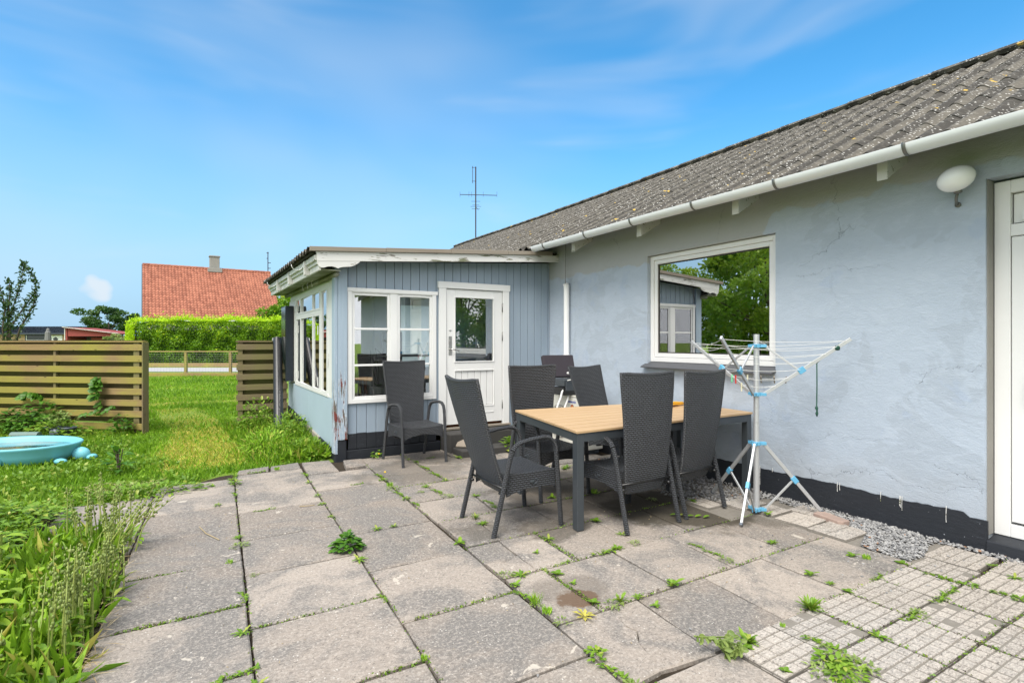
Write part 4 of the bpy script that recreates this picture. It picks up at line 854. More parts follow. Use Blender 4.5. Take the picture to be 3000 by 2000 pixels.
# ------------------------------------------------------------------ wicker chairs (seat towards +Y, rear feet at y=0)
def make_chair(lean=0.0):
    t = thing('wicker_chair', 'x', 'chair')
    HW = .268
    for sx in (-1, 1):
        X = sx * HW; up = (sx, 0, 0)
        rear = [(X, 0, 0), (X, .035, .14), (X, .070, .28), (X, .108, .44), (X, .135, .55), (X, .158, .605)]
        arm = [(X, .158, .605), (X, .185, .640), (X, .225, .660), (X, .32, .676), (X, .42, .684), (X, .475, .676), (X, .515, .648), (X, .535, .605), (X, .541, .56)]
        front = [(X, .541, .56), (X, .550, .44), (X, .565, .25), (X, .585, 0)]
        part('leg', M['wicker_wrap'], t, lambda b: b.tube(rear, .02, 8, flat=(.0165, .021), up=up), smooth=True).modifiers.new('e', 'EDGE_SPLIT')
        part('armrest', M['wicker_wrap'], t, lambda b: b.tube(arm, .02, 8, flat=(.0205, .0165), up=up), smooth=True).modifiers.new('e', 'EDGE_SPLIT')
        part('leg', M['wicker_wrap'], t, lambda b: b.tube(front, .02, 8, flat=(.0165, .020), up=up), smooth=True).modifiers.new('e', 'EDGE_SPLIT')
    # seat: dished top, side and front aprons with an arched lower edge
    b = MB(); nx, ny = 10, 10; xs_ = [-.245 + .49 * i / nx for i in range(nx + 1)]; ys_ = [.115 + .425 * j / ny for j in range(ny + 1)]
    def zt(x, y): return .438 - .012 * (1 - (x / .245) ** 2) - .008 * (1 - ((y - .33) / .21) ** 2) + (-.008 if y > .53 else 0)
    vs = [(x, y, zt(x, y)) for y in ys_ for x in xs_]; uv = [(v[0], v[1]) for v in vs]
    b.add(vs, [(j * 11 + i, j * 11 + i + 1, j * 11 + i + 12, j * 11 + i + 11) for j in range(ny) for i in range(nx)], .5, uv)
    def apron(p, q, zb0, zb1, arch, n_=10, topz=zt):
        vs = []; uv = []
        L_ = (Vector(q) - Vector(p)).length
        for i in range(n_ + 1):
            t_ = i / n_; x = p[0] + (q[0] - p[0]) * t_; y = p[1] + (q[1] - p[1]) * t_; zb = zb0 + (zb1 - zb0) * t_ + arch * math.sin(math.pi * t_) ** .7
            z1_ = topz(x, y)
            for k in range(5): z_ = zb + (z1_ - zb) * k / 4; vs.append((x, y, z_)); uv.append((L_ * t_, z_))
        b.add(vs, [(i * 5 + k, (i + 1) * 5 + k, (i + 1) * 5 + k + 1, i * 5 + k + 1) for i in range(n_) for k in range(4)], .5, uv)
    apron((-.245, .54), (.245, .54), .285, .285, .055); apron((.245, .54), (.245, .115), .30, .27, .03); apron((-.245, .115), (-.245, .54), .27, .30, .03); apron((.245, .115), (-.245, .115), .37, .37, 0)
    b.add([(-.24, .12, .372), (.24, .12, .372), (.24, .535, .372), (-.24, .535, .372)], [(3, 2, 1, 0)], .5)
    seat = b.build('seat', M['wicker'], t); so = seat.modifiers.new('s', 'SOLIDIFY'); so.thickness = .008
    for sx in (-1, 1):
        lt = part('recliner_latch', M['black_plastic'], seat, lambda b: b.box(sx * .2495 - .003, sx * .2495 + .003, .30, .40, .325, .395), bevel=.002)
        part('latch_grip', M['anthracite'], lt, lambda b: (b.tube([(sx * .2545, .315, .36), (sx * .2545, .345, .36)], .009, 6), b.tube([(sx * .2545, .35, .338), (sx * .2545, .372, .344), (sx * .2545, .38, .36), (sx * .2545, .372, .376), (sx * .2545, .35, .382), (sx * .2545, .35, .338)], .004, 5)))
    # backrest, tapering downward, dished across, top edge rolled; pivots at seat height
    ang = lean; piv = Vector((0, .085, .42))
    def bp(u, v, side):     # u -1..1, v 0..1 bottom to top
        hw = .193 + (.268 - .193) * v ** 1.1 - (.02 * max(0, .06 - v) / .06); x = hw * u
        z_ = .262 + v * .90 - .014 * (1 - u * u) * (1 if v > .97 else (v ** 6))
        y_ = .085 - (.10) * (z_ - .42) + .035 * u * u * (v * .9 + .1) - .030 * math.sin(math.pi * min(1, v * 1.0)) * .6 + side * .013
        if v < .12 : y_ += .02 * (1 - v / .12)
        p = Vector((x, y_, z_)) - piv; c_, s_ = math.cos(ang), math.sin(ang)
        return Vector((p.x, p.y * c_ - p.z * s_, p.y * s_ + p.z * c_)) + piv
    b = MB(); nu, nv = 10, 18
    ring = []
    for side in (1, -1):
        vs = [bp(-1 + 2 * i / nu, j / nv, side) for j in range(nv + 1) for i in range(nu + 1)]; uv = [((-1 + 2 * i / nu) * (.193 + .075 * j / nv), .9 * j / nv) for j in range(nv + 1) for i in range(nu + 1)]
        fs = [(j * (nu + 1) + i, j * (nu + 1) + i + 1, (j + 1) * (nu + 1) + i + 1, (j + 1) * (nu + 1) + i) for j in range(nv) for i in range(nu)]
        if side == 1: fs = [tuple(reversed(f_)) for f_ in fs]
        b.add(vs, fs, .5, uv)
    back = b.build('backrest', M['wicker'], t, smooth=True)
    # rolled rim round the panel
    rim = [bp(-1, 0, 0) + Vector((.0, 0, 0))] + [bp(-1, j / 12, 0) for j in range(1, 13)] + [bp(-1 + 2 * i / 10, 1.0, 0) for i in range(1, 11)] + [bp(1, 1 - j / 12, 0) for j in range(1, 13)] + [bp(1 - 2 * i / 8, 0, 0) for i in range(1, 9)]
    part('rim', M['wicker_wrap'], back, lambda b: b.tube(rim, .0150, 8, cap=False), smooth=True)
    part('pivot_bar', M['black_plastic'], t, lambda b: (b.tube([(-HW + .016, .088, .335), (HW - .016, .088, .335)], .009, 8), b.tube([(-HW + .016, .075, .30), (-.22, .075, .30)], .012, 8), b.tube([(.22, .075, .30), (HW - .016, .075, .30)], .012, 8)), smooth=True)
    return t
def place(t, x, y, deg):      # x, y = middle between the rear feet; deg = which way the seat points, anticlockwise from +Y
    t.location = (x, y, 0); t.rotation_euler = (0, 0, R(deg))
CHG = 'black wicker high back chairs on the patio'
cA = make_chair(R(14)); place(cA, -2.72, 3.645, -91); cA['label'] = 'black wicker chair at the near left end of the garden table, seen from the side'; cA['group'] = CHG
cD = make_chair(R(-1.5)); place(cD, -1.59, 2.94, 0); cD['label'] = 'black wicker chair in front of the table, left one with its back to the viewer'; cD['group'] = CHG
cE = make_chair(R(3)); place(cE, -.955, 2.985, 6); cE['label'] = 'tilted black wicker chair in front of the table nearest to the rotary clothes dryer'; cE['group'] = CHG
cF = dup(cD, (-1.70, 4.50, 0), R(181), 'black wicker chair behind the table beside the white porch door, facing the viewer', CHG)
cC = make_chair(R(17)); place(cC, -.64, 4.76, 190); cC['label'] = 'smaller looking black wicker chair behind the table in front of the cream heat pump'; cC['group'] = CHG
cB = dup(cE, (-2.31, 6.38, 0), R(184), 'black wicker chair standing alone below the porch window', CHG)

# ------------------------------------------------------------------ rotary clothes dryer
dy = thing('rotary_dryer', 'aluminium rotary clothes dryer with light blue joints on three legs', 'clothes dryer', (-.58, 2.79, 0))
part('pole', M['alu'], dy, lambda b: (b.tube([(0, 0, .02), (0, 0, .735)], .0245, 16), b.tube([(0, 0, .736), (0, 0, 1.459)], .0225, 16)), smooth=True).modifiers.new('e', 'EDGE_SPLIT')
def hub(b, z_, r_=.07, angs=(0,)):
    b.tube([(0, 0, z_ - .014), (0, 0, z_ + .014)], .036, 14)
    for a in angs:
        ca, sa = math.cos(a), math.sin(a); m_ = Matrix.Rotation(a, 4, 'Z'); b.box(.03, .03 + r_, -.017, -.010, z_ - .012, z_ + .012, m_); b.box(.03, .03 + r_, .010, .017, z_ - .012, z_ + .012, m_)
feet = [Vector((-.43, -.17, .0)), Vector((.41, -.31, .0)), Vector((.11, .53, .0))]
tips = [Vector((-.655, -.165, 1.43)), Vector((.43, -.52, 1.42)), Vector((.15, .80, 1.40))]
fa = [math.atan2(p.y, p.x) for p in feet]; ta = [math.atan2(p.y, p.x) for p in tips]
for z_, an in ((.565, fa), (.025, fa), (.968, ta), (1.364, ta)): part('hub', M['blue_plastic'], dy, lambda b: hub(b, z_, .045, an), bevel=.001)
def sqbar(b, p, q, w, h):
    p, q = Vector(p), Vector(q); d_ = (q - p); L_ = d_.length; m_ = Matrix.Translation(p) @ d_.to_track_quat('X', 'Z').to_matrix().to_4x4(); b.box(0, L_, -w / 2, w / 2, -h / 2, h / 2, m_)
def onr(a, r_, z_): return Vector((math.cos(a) * r_, math.sin(a) * r_, z_))
for f_, a in zip(feet, fa):
    top_ = onr(a, .055, .565); foot = Vector((f_.x, f_.y, .012)); mid = top_.lerp(foot, .52)
    lg = part('leg', M['alu'], dy, lambda b: sqbar(b, top_, foot, .017, .027), bevel=.002)
    part('joint', M['blue_plastic'], lg, lambda b: sqbar(b, top_.lerp(foot, .49), top_.lerp(foot, .57), .026, .040), bevel=.003)
    part('brace', M['alu'], dy, lambda b: sqbar(b, onr(a, .065, .025), mid, .012, .017), bevel=.002)
    part('foot_cap', M['greypot'], lg, lambda b: sqbar(b, top_.lerp(foot, .97), top_.lerp(foot, 1.0), .020, .030), bevel=.002)
arms = []
for p, a in zip(tips, ta):
    root = onr(a, .055, .968); arms.append((root, p)); 
    am = part('arm', M['alu'], dy, lambda b: sqbar(b, root, p, .016, .028), bevel=.002); j = root.lerp(p, .43)
    part('joint', M['blue_plastic'], am, lambda b: sqbar(b, root.lerp(p, .41), root.lerp(p, .48), .026, .046), bevel=.003)
    part('strut', M['alu'], dy, lambda b: sqbar(b, onr(a, .06, 1.364), j, .012, .016), bevel=.002)
for k_, t_ in enumerate((.16, .31, .46, .60, .74, .87, .97)):
    b = MB()
    P_ = [r0.lerp(p, t_) for r0, p in arms]
    for i in range(3):
        p, q = P_[i], P_[(i + 1) % 3]; sag = .012 + .030 * t_ * rnd(); b.tube([p.lerp(q, s_ / 8) - Vector((0, 0, sag * 4 * (s_ / 8) * (1 - s_ / 8))) for s_ in range(9)], .0016, 4)
    b.build('washing_line', M['line'], dy)
def peg(name, mat, pos, ang, tilt, label, s=1.0, spread=.10):
    b = MB()
    for q in (-1, 1):
        m_ = Matrix.Rotation(ang, 4, 'Z') @ Matrix.Rotation(tilt, 4, 'Y') @ Matrix.Rotation(q * spread, 4, 'Y'); b.box(q * .003 - .0035, q * .003 + .0035, -.005, .005, -.040 * s, .030 * s, m_)
    m_ = Matrix.Rotation(ang, 4, 'Z') @ Matrix.Rotation(tilt, 4, 'Y'); b.tube([m_ @ Vector((0, -.006, .004)), m_ @ Vector((0, .006, .004))], .006, 8)
    o = b.build(name, mat, None, bevel=.001); o.location = pos; tag(o, label, 'clothes peg', 'clothes pegs on the rotary dryer')
W0 = Vector((-.58, 2.79, 0))
def onl(i, t_, s_): 
    p = arms[i][0].lerp(arms[i][1], t_); q = arms[(i + 1) % 3][0].lerp(arms[(i + 1) % 3][1], t_); return W0 + p.lerp(q, s_) - Vector((0, 0, .018))
for nm, mt, (i, t_, s_), ang, tilt, lab in [
    ('clothes_peg', 'green', (2, .31, .10), .6, .5, 'green clothes peg clipped leftmost on the low dryer line'),
    ('clothes_peg', 'red', (2, .31, .38), .9, .1, 'red clothes peg beside the green one on the low dryer line'),
    ('clothes_peg', 'cream_peg', (1, .31, .70), .5, .1, 'cream clothes peg just left of the dryer pole'),
    ('clothes_peg', 'wood_peg', (1, .31, .47), .5, -.5, 'worn wooden clothes peg just right of the dryer pole'),
    ('clothes_peg', 'wood_peg', (1, .31, .25), .5, -.6, 'worn wooden clothes peg in the middle right of the pole'),
    ('clothes_peg', 'grey_peg', (1, .31, .06), .5, .9, 'dark grey clothes peg against the right dryer arm'),
    ('clothes_peg', 'cream_peg', (2, .16, .12), .7, .1, 'pale yellow clothes peg hanging lowest near the left arm'),
    ('clothes_peg', 'line', (1, .60, .55), .5, .0, 'white clothes peg high beside the pole in front of the sill')]:
    peg(nm, M[mt], onl(i, t_, s_), ang, tilt, lab)
cp = W0 + arms[1][0].lerp(arms[1][1], .62)
gc_ = thing('green_cord', 'knotted dark green cord hanging from the right arm of the dryer', 'cord', tuple(cp))
part('strand', M['green_cord'], gc_, lambda b: b.tube([(0, 0, -.02), (.002, 0, -.2), (-.002, 0, -.36), (-.004, 0, -.375), (.004, 0, -.40), (.0, 0, -.42), (.002, 0, -.445)], [.0045, .0045, .005, .012, .006, .011, .004], 6), smooth=True)
ka = W0 + arms[1][0].lerp(arms[1][1], .85) - cp
part('knot', M['green_cord'], gc_, lambda b: (b.blob(tuple(ka), (.022, .022, .02), 5, None, .3), b.tube([tuple(ka), tuple(ka * .45), (0, 0, -.02)], .0045, 5), b.tube([tuple(ka), tuple(ka + Vector((.03, .0, .03)))], .005, 5)))
gl = thing('glass_ornament', 'small clear glass bowl ornament hanging from the upper left dryer line', 'ornament', tuple(W0 + Vector((-.28, .35, .425))))
part('bowl', glass('clear_ornament_glass', .25, 1.5), gl, lambda b: b.lathe([(.008, -.035), (.03, -.028), (.045, -.005), (.048, .01), (.042, .01), (.03, -.015), (.01, -.025)], n=12), smooth=True)

# ------------------------------------------------------------------ heat pump and folded garden chair in the corner
hp = thing('heat_pump', 'cream outdoor heat pump unit with round fan grille against the house wall', 'heat pump', (-.30, 5.62, .07))
bx('case', M['cream'], hp, -.14, .14, -.42, .42, 0, .632, bevel=.008)
bx('lid', M['cream'], hp, -.148, .148, -.428, .428, .633, .655, bevel=.006)
def fan(b):
    for r_ in (.05, .08, .11, .14, .17, .20): b.tube([(-.158, .10 + r_ * math.cos(a * .262), .30 + r_ * math.sin(a * .262)) for a in range(25)], .0028, 4, cap=False)
    for a in range(12): b.tube([(-.155, .10 + .03 * math.cos(a * .524), .30 + .03 * math.sin(a * .524)), (-.155, .10 + .22 * math.cos(a * .524), .30 + .22 * math.sin(a * .524))], .0025, 4)
gr = part('fan_grille', M['cream'], hp, fan)
part('fan', M['grey_stone'], gr, lambda b: b.tube([(-.149, .10, .30), (-.143, .10, .30)], .215, 28))
for i in range(3): bx('louvre', M['cream'], hp, -.146, -.1405, -.40, -.16, .10 + i * .05, .13 + i * .05, bevel=.003)
for yy in (-.3, .3): bx('foot', M['greypot'], hp, -.15, .15, yy - .03, yy + .03, -.07, -.001)
def text(name, body, size, mat, parent, loc, rot, ext=.0006):
    c = bpy.data.curves.new(name, 'FONT'); c.body = body; c.size = size; c.extrude = ext; c.offset = .0010; c.align_x = 'CENTER'; c.align_y = 'CENTER'; c.materials.append(mat)
    o = bpy.data.objects.new(name, c); COL.objects.link(o); bpy.context.view_layer.update(); me = bpy.data.meshes.new_from_object(o.evaluated_get(bpy.context.evaluated_depsgraph_get())); bpy.data.objects.remove(o)
    o = bpy.data.objects.new(name, me); COL.objects.link(o); o.location = loc; o.rotation_euler = rot; o.parent = parent; return o
tx = text('brand_lettering', 'Panasonic', .046, M['ink'], hp, (-.1412, -.15, .572), (R(90), 0, R(-90)))
lb = part('round_sticker', M['sticker'], hp, lambda b: b.tube([(-.1405, -.165, .505), (-.1425, -.165, .505)], .034, 20)); text('sticker_number', '10', .032, M['orange_ink'], lb, (-.1432, -.165, .507), (R(90), 0, R(-90)))
bx('small_label', M['white'], hp, -.1420, -.1405, -.25, -.19, .604, .622, bevel=0)
fc = thing('folding_chair', 'white folded garden chair with dark cushion resting on the cream heat pump', 'chair', (-.45, 5.62, 0))
bx('cushion', M['dark_cloth'], fc, -.225, .225, -.035, .035, .0, .30, bevel=.014)
fc.children[0].location = (.03, .12, .93); fc.children[0].rotation_euler = (R(-18), 0, R(-8))
def wframe(b):
    b.tube([(-.24, -.14, .44), (-.20, -.14, .60), (-.15, -.14, .70), (-.13, -.14, .77), (-.10, -.14, .805), (-.05, -.14, .80), (-.02, -.14, .76), (-.05, -.14, .66), (-.12, -.14, .50), (-.22, -.14, .34)], .013, 7)
    b.tube([(.02, -.1, .98), (.06, -.1, 1.005), (.18, -.1, 1.005), (.22, -.1, .985)], .014, 7)
part('frame', M['white'], fc, wframe, smooth=True)
part('armrest', M['white'], fc, lambda b: b.box(-.03, .20, -.13, -.10, .99, 1.015), bevel=.005)
tbx = thing('black_case', 'black plastic case with white cable lying on top of the heat pump', 'case', (-.37, 5.55, .727))
bx('body', M['black_plastic'], tbx, -.20, .21, -.10, .14, 0, .10, bevel=.01); bx('lid', M['anthracite'], tbx, -.21, .22, -.11, .15, .11, .20, bevel=.012)
bx('clasp', M['anthracite'], tbx, -.19, -.05, -.135, -.112, .06, .17, bevel=.004)
part('cable', M['line'], tbx, lambda b: b.tube([(-.18, -.14, .19), (-.02, -.15, .21), (.08, -.16, .20), (.15, -.16, .15), (.17, -.16, .08), (.14, -.16, .0), (.06, -.16, -.05), (-.02, -.15, -.045)], .006, 6), smooth=True)

# ------------------------------------------------------------------ fences
def slat_fence(name, label, A, B, H, nfront, post_ts, first_end='post', m1='fence', m2='fence_back', cat='fence', zb=.0):
    A = Vector((A[0], A[1], 0)); B = Vector((B[0], B[1], 0)); d_ = B - A; L_ = d_.length; ang = math.atan2(d_.y, d_.x)
    t = thing(name, label, cat, tuple(A), ang)
    pitch = (H - .035) / nfront
    b = MB()
    for i in range(nfront):
        z0 = zb + .055 + i * pitch if i else zb + .03; 
        b.box(.0, L_, -.028, -.010, z0 + pitch * .03, z0 + pitch * .60, Matrix.Translation((0, 0, U(-.004, .004))) @ Matrix.Rotation(U(-.0012, .0012), 4, 'Y'))
    b.build('front_boards', M[m1], t, bevel=.003)
    b = MB()
    for i in range(nfront): z0 = zb + .055 + i * pitch; b.box(.02, L_ - .02, .045, .060, z0 + pitch * .52, z0 + pitch * 1.08 - (.02 if i == nfront - 1 else 0))
    b.build('back_boards', M[m2], t, bevel=.002)
    for ps in post_ts:
        x_ = ps[0] * L_; wd = ps[1]; pb = bx('post', M['fence_z'], t, x_ - wd, x_, -.0095, .0445, -.05, zb + H - .022, bevel=.003)
    bx('top_rail', M[m1], t, -.01, L_ + .012, -.035, .07, zb + H - .02, zb + H, bevel=.003)
    return t, L_
fl, LL = slat_fence('slat_fence', 'weathered green brown slat fence on the left behind the blue paddling pool', (-8.9, 13.22), (-5.16, 10.12), 1.405, 8, [(.30, .03), (.677, .045), (.985, .10)])
bx('end_board', M['fence_z'], fl, LL + .001, LL + .022, -.04, .075, -.02, 1.382, bevel=.003)
fr_, LR = slat_fence('slat_fence', 'short weathered brown slat fence between the lawn gap and the porch', (-3.87, 10.27), (-3.07, 10.20), 1.405, 8, [(.12, .07), (.98, .05)], m1='fence_brown')
# post and rail fence by the road
rl = thing('rail_fence', 'low wooden post and rail fence with wire mesh along the road', 'fence', tuple(cw(-15.5, 21.9)))
rl.rotation_euler = (0, 0, -YAW); 
for i in range(8):
    xx = (i - .7) * 1.80; bx('post', M['fence'], rl, xx - .05, xx + .05, -.05, .05, -.05, .975, bevel=.005)
bx('top_rail', M['fence'], rl, -2, 12.5, -.06, .06, .976, 1.02, bevel=.004); bx('bottom_board', M['fence'], rl, -2, 12.5, -.07, -.051, .0, .14, bevel=.004)
def mesh_(b):
    for k in range(10): b.tube([(-2, -.055, .16 + k * .09), (12.5, -.055, .16 + k * .09)], .0022, 3)
    for k in range(120): b.tube([(-2 + k * .12, -.055, .14), (-2 + k * .12, -.055, .975)], .0016, 3)
part('wire_mesh', M['clip'], rl, mesh_)
plainthing('kerb_board', 'low wooden edging board at the foot of the hedge across the road', 'edging', tuple(cw(-23, 29.75)), lambda b: b.box(0, 22, -.04, .04, 0, .22), M['fence'], -YAW, bevel=.01)
# black half round gutter leaning on the short fence
def halfpipe(b, L_, r_, t_=.006, n_=12):
    pr = [(r_ * math.cos(R(180 + 180 * i / n_)), r_ * math.sin(R(180 + 180 * i / n_))) for i in range(n_ + 1)]; pi_ = [(x * (1 - t_ / r_), y * (1 - t_ / r_)) for x, y in reversed(pr)]; pp = pr + pi_; m_ = len(pp)
    vs = [(x, y, 0) for x, y in pp] + [(x, y, L_) for x, y in pp]; b.add(vs, [(k, (k + 1) % m_, (k + 1) % m_ + m_, k + m_) for k in range(m_)] + [tuple(range(m_ - 1, -1, -1)), tuple(range(m_, 2 * m_))])
lg = thing('loose_gutter', 'length of black half round gutter leaning upright against the short fence', 'gutter', (-3.37, 9.07, -.02))
dv = Vector((-3.235, 10.20, 1.44)) - Vector((-3.37, 9.07, -.02))
q_ = dv.to_track_quat('Z', 'Y')
gch = part('channel', M['black_rubber'], lg, lambda b: halfpipe(b, dv.length, .072), smooth=True); gch.modifiers.new('e', 'EDGE_SPLIT')
gch.rotation_mode = 'QUATERNION'; gch.rotation_quaternion = q_ @ Matrix.Rotation(R(180), 4, 'Z').to_quaternion() 
for sx in (-1, 1):
    cl_ = part('end_clip', M['clip'], lg, lambda b: b.box(sx * .072 - .012, sx * .072 + .012, -.02, .02, dv.length - .05, dv.length + .015), bevel=.003); cl_.rotation_mode = 'QUATERNION'; cl_.rotation_quaternion = q_

# ------------------------------------------------------------------ paddling pool and odds and ends by the fence
pl_c = cw(-5.93, 6.42); pool = thing('paddling_pool', 'turquoise plastic sandpit tub with moulded feet and tail in the grass', 'paddling pool', (pl_c.x, pl_c.y, -.01), -YAW + R(4))
part('basin', M['aqua'], pool, lambda b: b.lathe([(.60, 0), (.66, .02), (.70, .10), (.735, .175), (.750, .190), (.75, .206), (.735, .214), (.712, .210), (.69, .19), (.645, .09), (.62, .06), (.3, .055), (.05, .055)], n=40, sy=.66), smooth=True)
part('dirty_water', M['water'], pool, lambda b: b.lathe([(.05, .150), (.660, .152), (.660, .153), (.05, .154)], n=40, sy=.66))
for nm, cx_, cy_, s_ in (('moulded_foot', .12, -.435, (.13, .06, .10)), ('moulded_foot', .70, -.20, (.07, .05, .035)), ('moulded_foot', -.45, -.40, (.13, .07, .11)), ('moulded_tail', .77, .03, (.10, .07, .085)), ('moulded_fin', .88, .05, (.05, .07, .035))):
    part(nm, M['aqua'], pool, lambda b: b.blob((cx_, cy_, s_[2] * .75), s_, 10), smooth=True)
pt = cw(-7.15, 7.78)
plainthing('plastic_tube', 'short grey green plastic tube lying in the weeds behind the pool', 'tube', (pt.x, pt.y, .05), lambda b: (b.tube([(-.02, 0, 0), (.36, 0, 0)], .055, 16)), M['greentube'], -YAW + .05, smooth=False)
pp = cw(-6.75, 8.05)
pg = thing('planter_tray', 'row of blue grey plastic plant pots against the slat fence', 'planter', (pp.x + .05, pp.y - .02, 0), -YAW - .1)
for i, xx in enumerate((-.12, .12)): part('pot', M['greypot'], pg, lambda b: b.lathe([(.07, 0), (.095, .115), (.105, .118), (.105, .135), (.09, .135), (.088, .11)], (xx, 0, 0), 20), smooth=True)
part('pipe_elbow', M['greypot'], pg, lambda b: b.tube([(.06, -.17, .07), (.04, -.05, .065), (.0, .02, .06)], .052, 16, cap=False).tube([(.06, -.17, .07), (.062, -.185, .071)], .06, 16), smooth=True)
def bushy(b, n, h, w, ls=.07):
    for i in range(n):
        a, r_ = U(0, 6.28), U(0, w); z_ = U(.02, h); b.leaf((r_ * math.cos(a), r_ * math.sin(a), z_), (math.cos(a), math.sin(a), U(.0, .8)), (0, 0, 1), U(.6, 1.2) * ls, ls * .5, .3, 2)
pc = part('potted_leaves', M['weed_grey'], pg, lambda b: bushy(b, 130, .24, .20, .07)); pc.location = (0, 0, .11)

# ------------------------------------------------------------------ antenna behind the house roof
an = thing('tv_antenna', 'tall thin television antenna mast rising behind the grey roof', 'antenna', (0, 0, 0))
ap = cw((1393.75 - 1500) / 1590 * 19, 19); an.location = (ap.x, ap.y, 0)
def zpx(y_, d_): return 1.4 + (1000 - y_) / 1590 * d_
part('mast', M['dark_metal'], an, lambda b: b.tube([(0, 0, 0), (0, 0, zpx(489, 19))], .022, 8))
def ant(b):
    k_ = 19 / 1590; z_ = zpx(570, 19); ax = RT; b.tube([ax * (-46 * k_) + Vector((0, 0, z_)), ax * (62 * k_) + Vector((0, 0, z_ - .03))], .012, 6)
    for u in (-46, -20, -12, 22, 62): b.tube([ax * (u * k_) + Vector((0, 0, z_ - .09)) , ax * (u * k_) + Vector((0, 0, z_ + .10))], .005, 4)
    for (z2, w_) in ((590, 13), (601, 10), (605, 16), (612, 12)): b.tube([ax * (-w_ * k_) + Vector((0, 0, zpx(z2, 19))), ax * (w_ * k_) + Vector((0, 0, zpx(z2, 19)))], .006, 4)
    b.tube([ax * (-9 * k_) + Vector((0, 0, zpx(537, 19))), ax * (-9 * k_) + Vector((0, 0, zpx(487, 19)))], .010, 5)
    for z2 in (491, 531): b.tube([ax * (-11 * k_) + Vector((0, 0, zpx(z2, 19))), ax * (2 * k_) + Vector((0, 0, zpx(z2, 19)))], .008, 4)
    b.tube([Vector((0, 0, zpx(605, 19))), ax * (8 * k_) + Vector((0, 0, zpx(616, 19)))], .006, 4)
part('antenna_arms', M['dark_metal'], an, ant)

# ------------------------------------------------------------------ the neighbours
H1 = cw(-.681 * 36, 36); dirn = (RT * .827 + FW * .562).normalized(); back = (RT * -.562 + FW * .827).normalized()
nh = thing('neighbour_house', 'neighbouring house with steep red tiled roof beyond the clipped hedge', 'house', tuple(H1), math.atan2(dirn.y, dirn.x))
LN = 8.7
ez, rz_, wd = 2.94, 7.02, 4.66
b = MB(); b.box(.15, LN - .15, .35, 2 * wd - .35, 0, 2.85); 
for xx in (.15, LN - .4): b.prism([(.35, 2.851), (2 * wd - .35, 2.851), (wd, rz_ - .3)], 0, xx, xx + .25)
b.build('wall', M['grey_stone'], nh)
b = MB(); rows = 22; tiles = 42
for j in range(rows):
    t0, t1 = j / rows, (j + 1) / rows + .012
    for i in range(tiles):
        x0, x1 = LN * i / tiles, LN * (i + 1) / tiles; r_ = U(0, 1); zb = ez + (rz_ - ez) * t0; zt2 = ez + (rz_ - ez) * t1; ya, yb = wd * t0, wd * t1
        pr = [(0, .035), (.25, .075), (.5, .06), (.75, .01), (1, .035)]
        vs = [(x0 + (x1 - x0) * u, ya, zb + h_ + .06) for u, h_ in pr] + [(x0 + (x1 - x0) * u, yb, zt2 + h_) for u, h_ in pr] + [(x0 + (x1 - x0) * u, ya + .003, zb + h_ - .04) for u, h_ in pr]
        b.add(vs, [(k, k + 1, k + 6, k + 5) for k in range(4)] + [(k + 10, k + 11, k + 1, k) for k in range(4)], r_)
rt_ = b.build('roof', M['redtile'], nh)
b = MB(); b.add([(0, wd, rz_), (LN, wd, rz_), (LN, 2 * wd, ez), (0, 2 * wd, ez)], [(0, 1, 2, 3)]); b.build('roof_back_slope', M['redtile'], rt_)
b = MB(); 
for i in range(20): b.tube([(LN * i / 20, wd, rz_ + .03), (LN * (i + 1) / 20 + .02, wd, rz_ + .045)], .11, 8)
b.build('ridge_tiles', M['redtile'], rt_)
b = MB(); b.prism([(-.03, ez - .06), (wd, rz_ - .06), (wd, rz_ + .06), (-.03, ez + .08)], 0, -.05, -.004); b.build('verge_board', M['dark_wood'], rt_)
bx('eaves_board', M['white_worn'], nh, 0, LN, -.04, .02, ez - .14, ez - .01, bevel=0)
# chimney at px 607..634
chx = .535 * LN; bx('chimney', M['grey_stone'], rt_, chx - .33, chx + .33, wd - .30, wd + .30, rz_ - .3, rz_ + .95, bevel=.03)
b = MB(); b.box(chx - .38, chx + .38, wd - .35, wd + .35, rz_ + .951, rz_ + 1.05); b.box(chx - .5, chx + .5, wd - .45, wd - .31, rz_ - .25, rz_ + .06); b.build('chimney_trim', M['grey_stone'], rt_, bevel=.02)
na = thing('tv_antenna', 'small television antenna behind the right end of the red tiled roof', 'antenna', tuple(cw((785 - 1500) / 1590 * 46, 46)))
part('mast', M['dark_metal'], na, lambda b: (b.tube([(0, 0, 0), (0, 0, zpx(738, 46))], .035, 6),))
part('antenna_arms', M['dark_metal'], na, lambda b: [b.tube([RT * (w0 / 1590 * 46) + Vector((0, 0, zpx(y_, 46))), RT * (w1 / 1590 * 46) + Vector((0, 0, zpx(y_, 46)))], .03, 5) for (y_, w0, w1) in ((741, -4, 2), (757, -4, 1), (770, 0, 8), (786, 0, 8))])

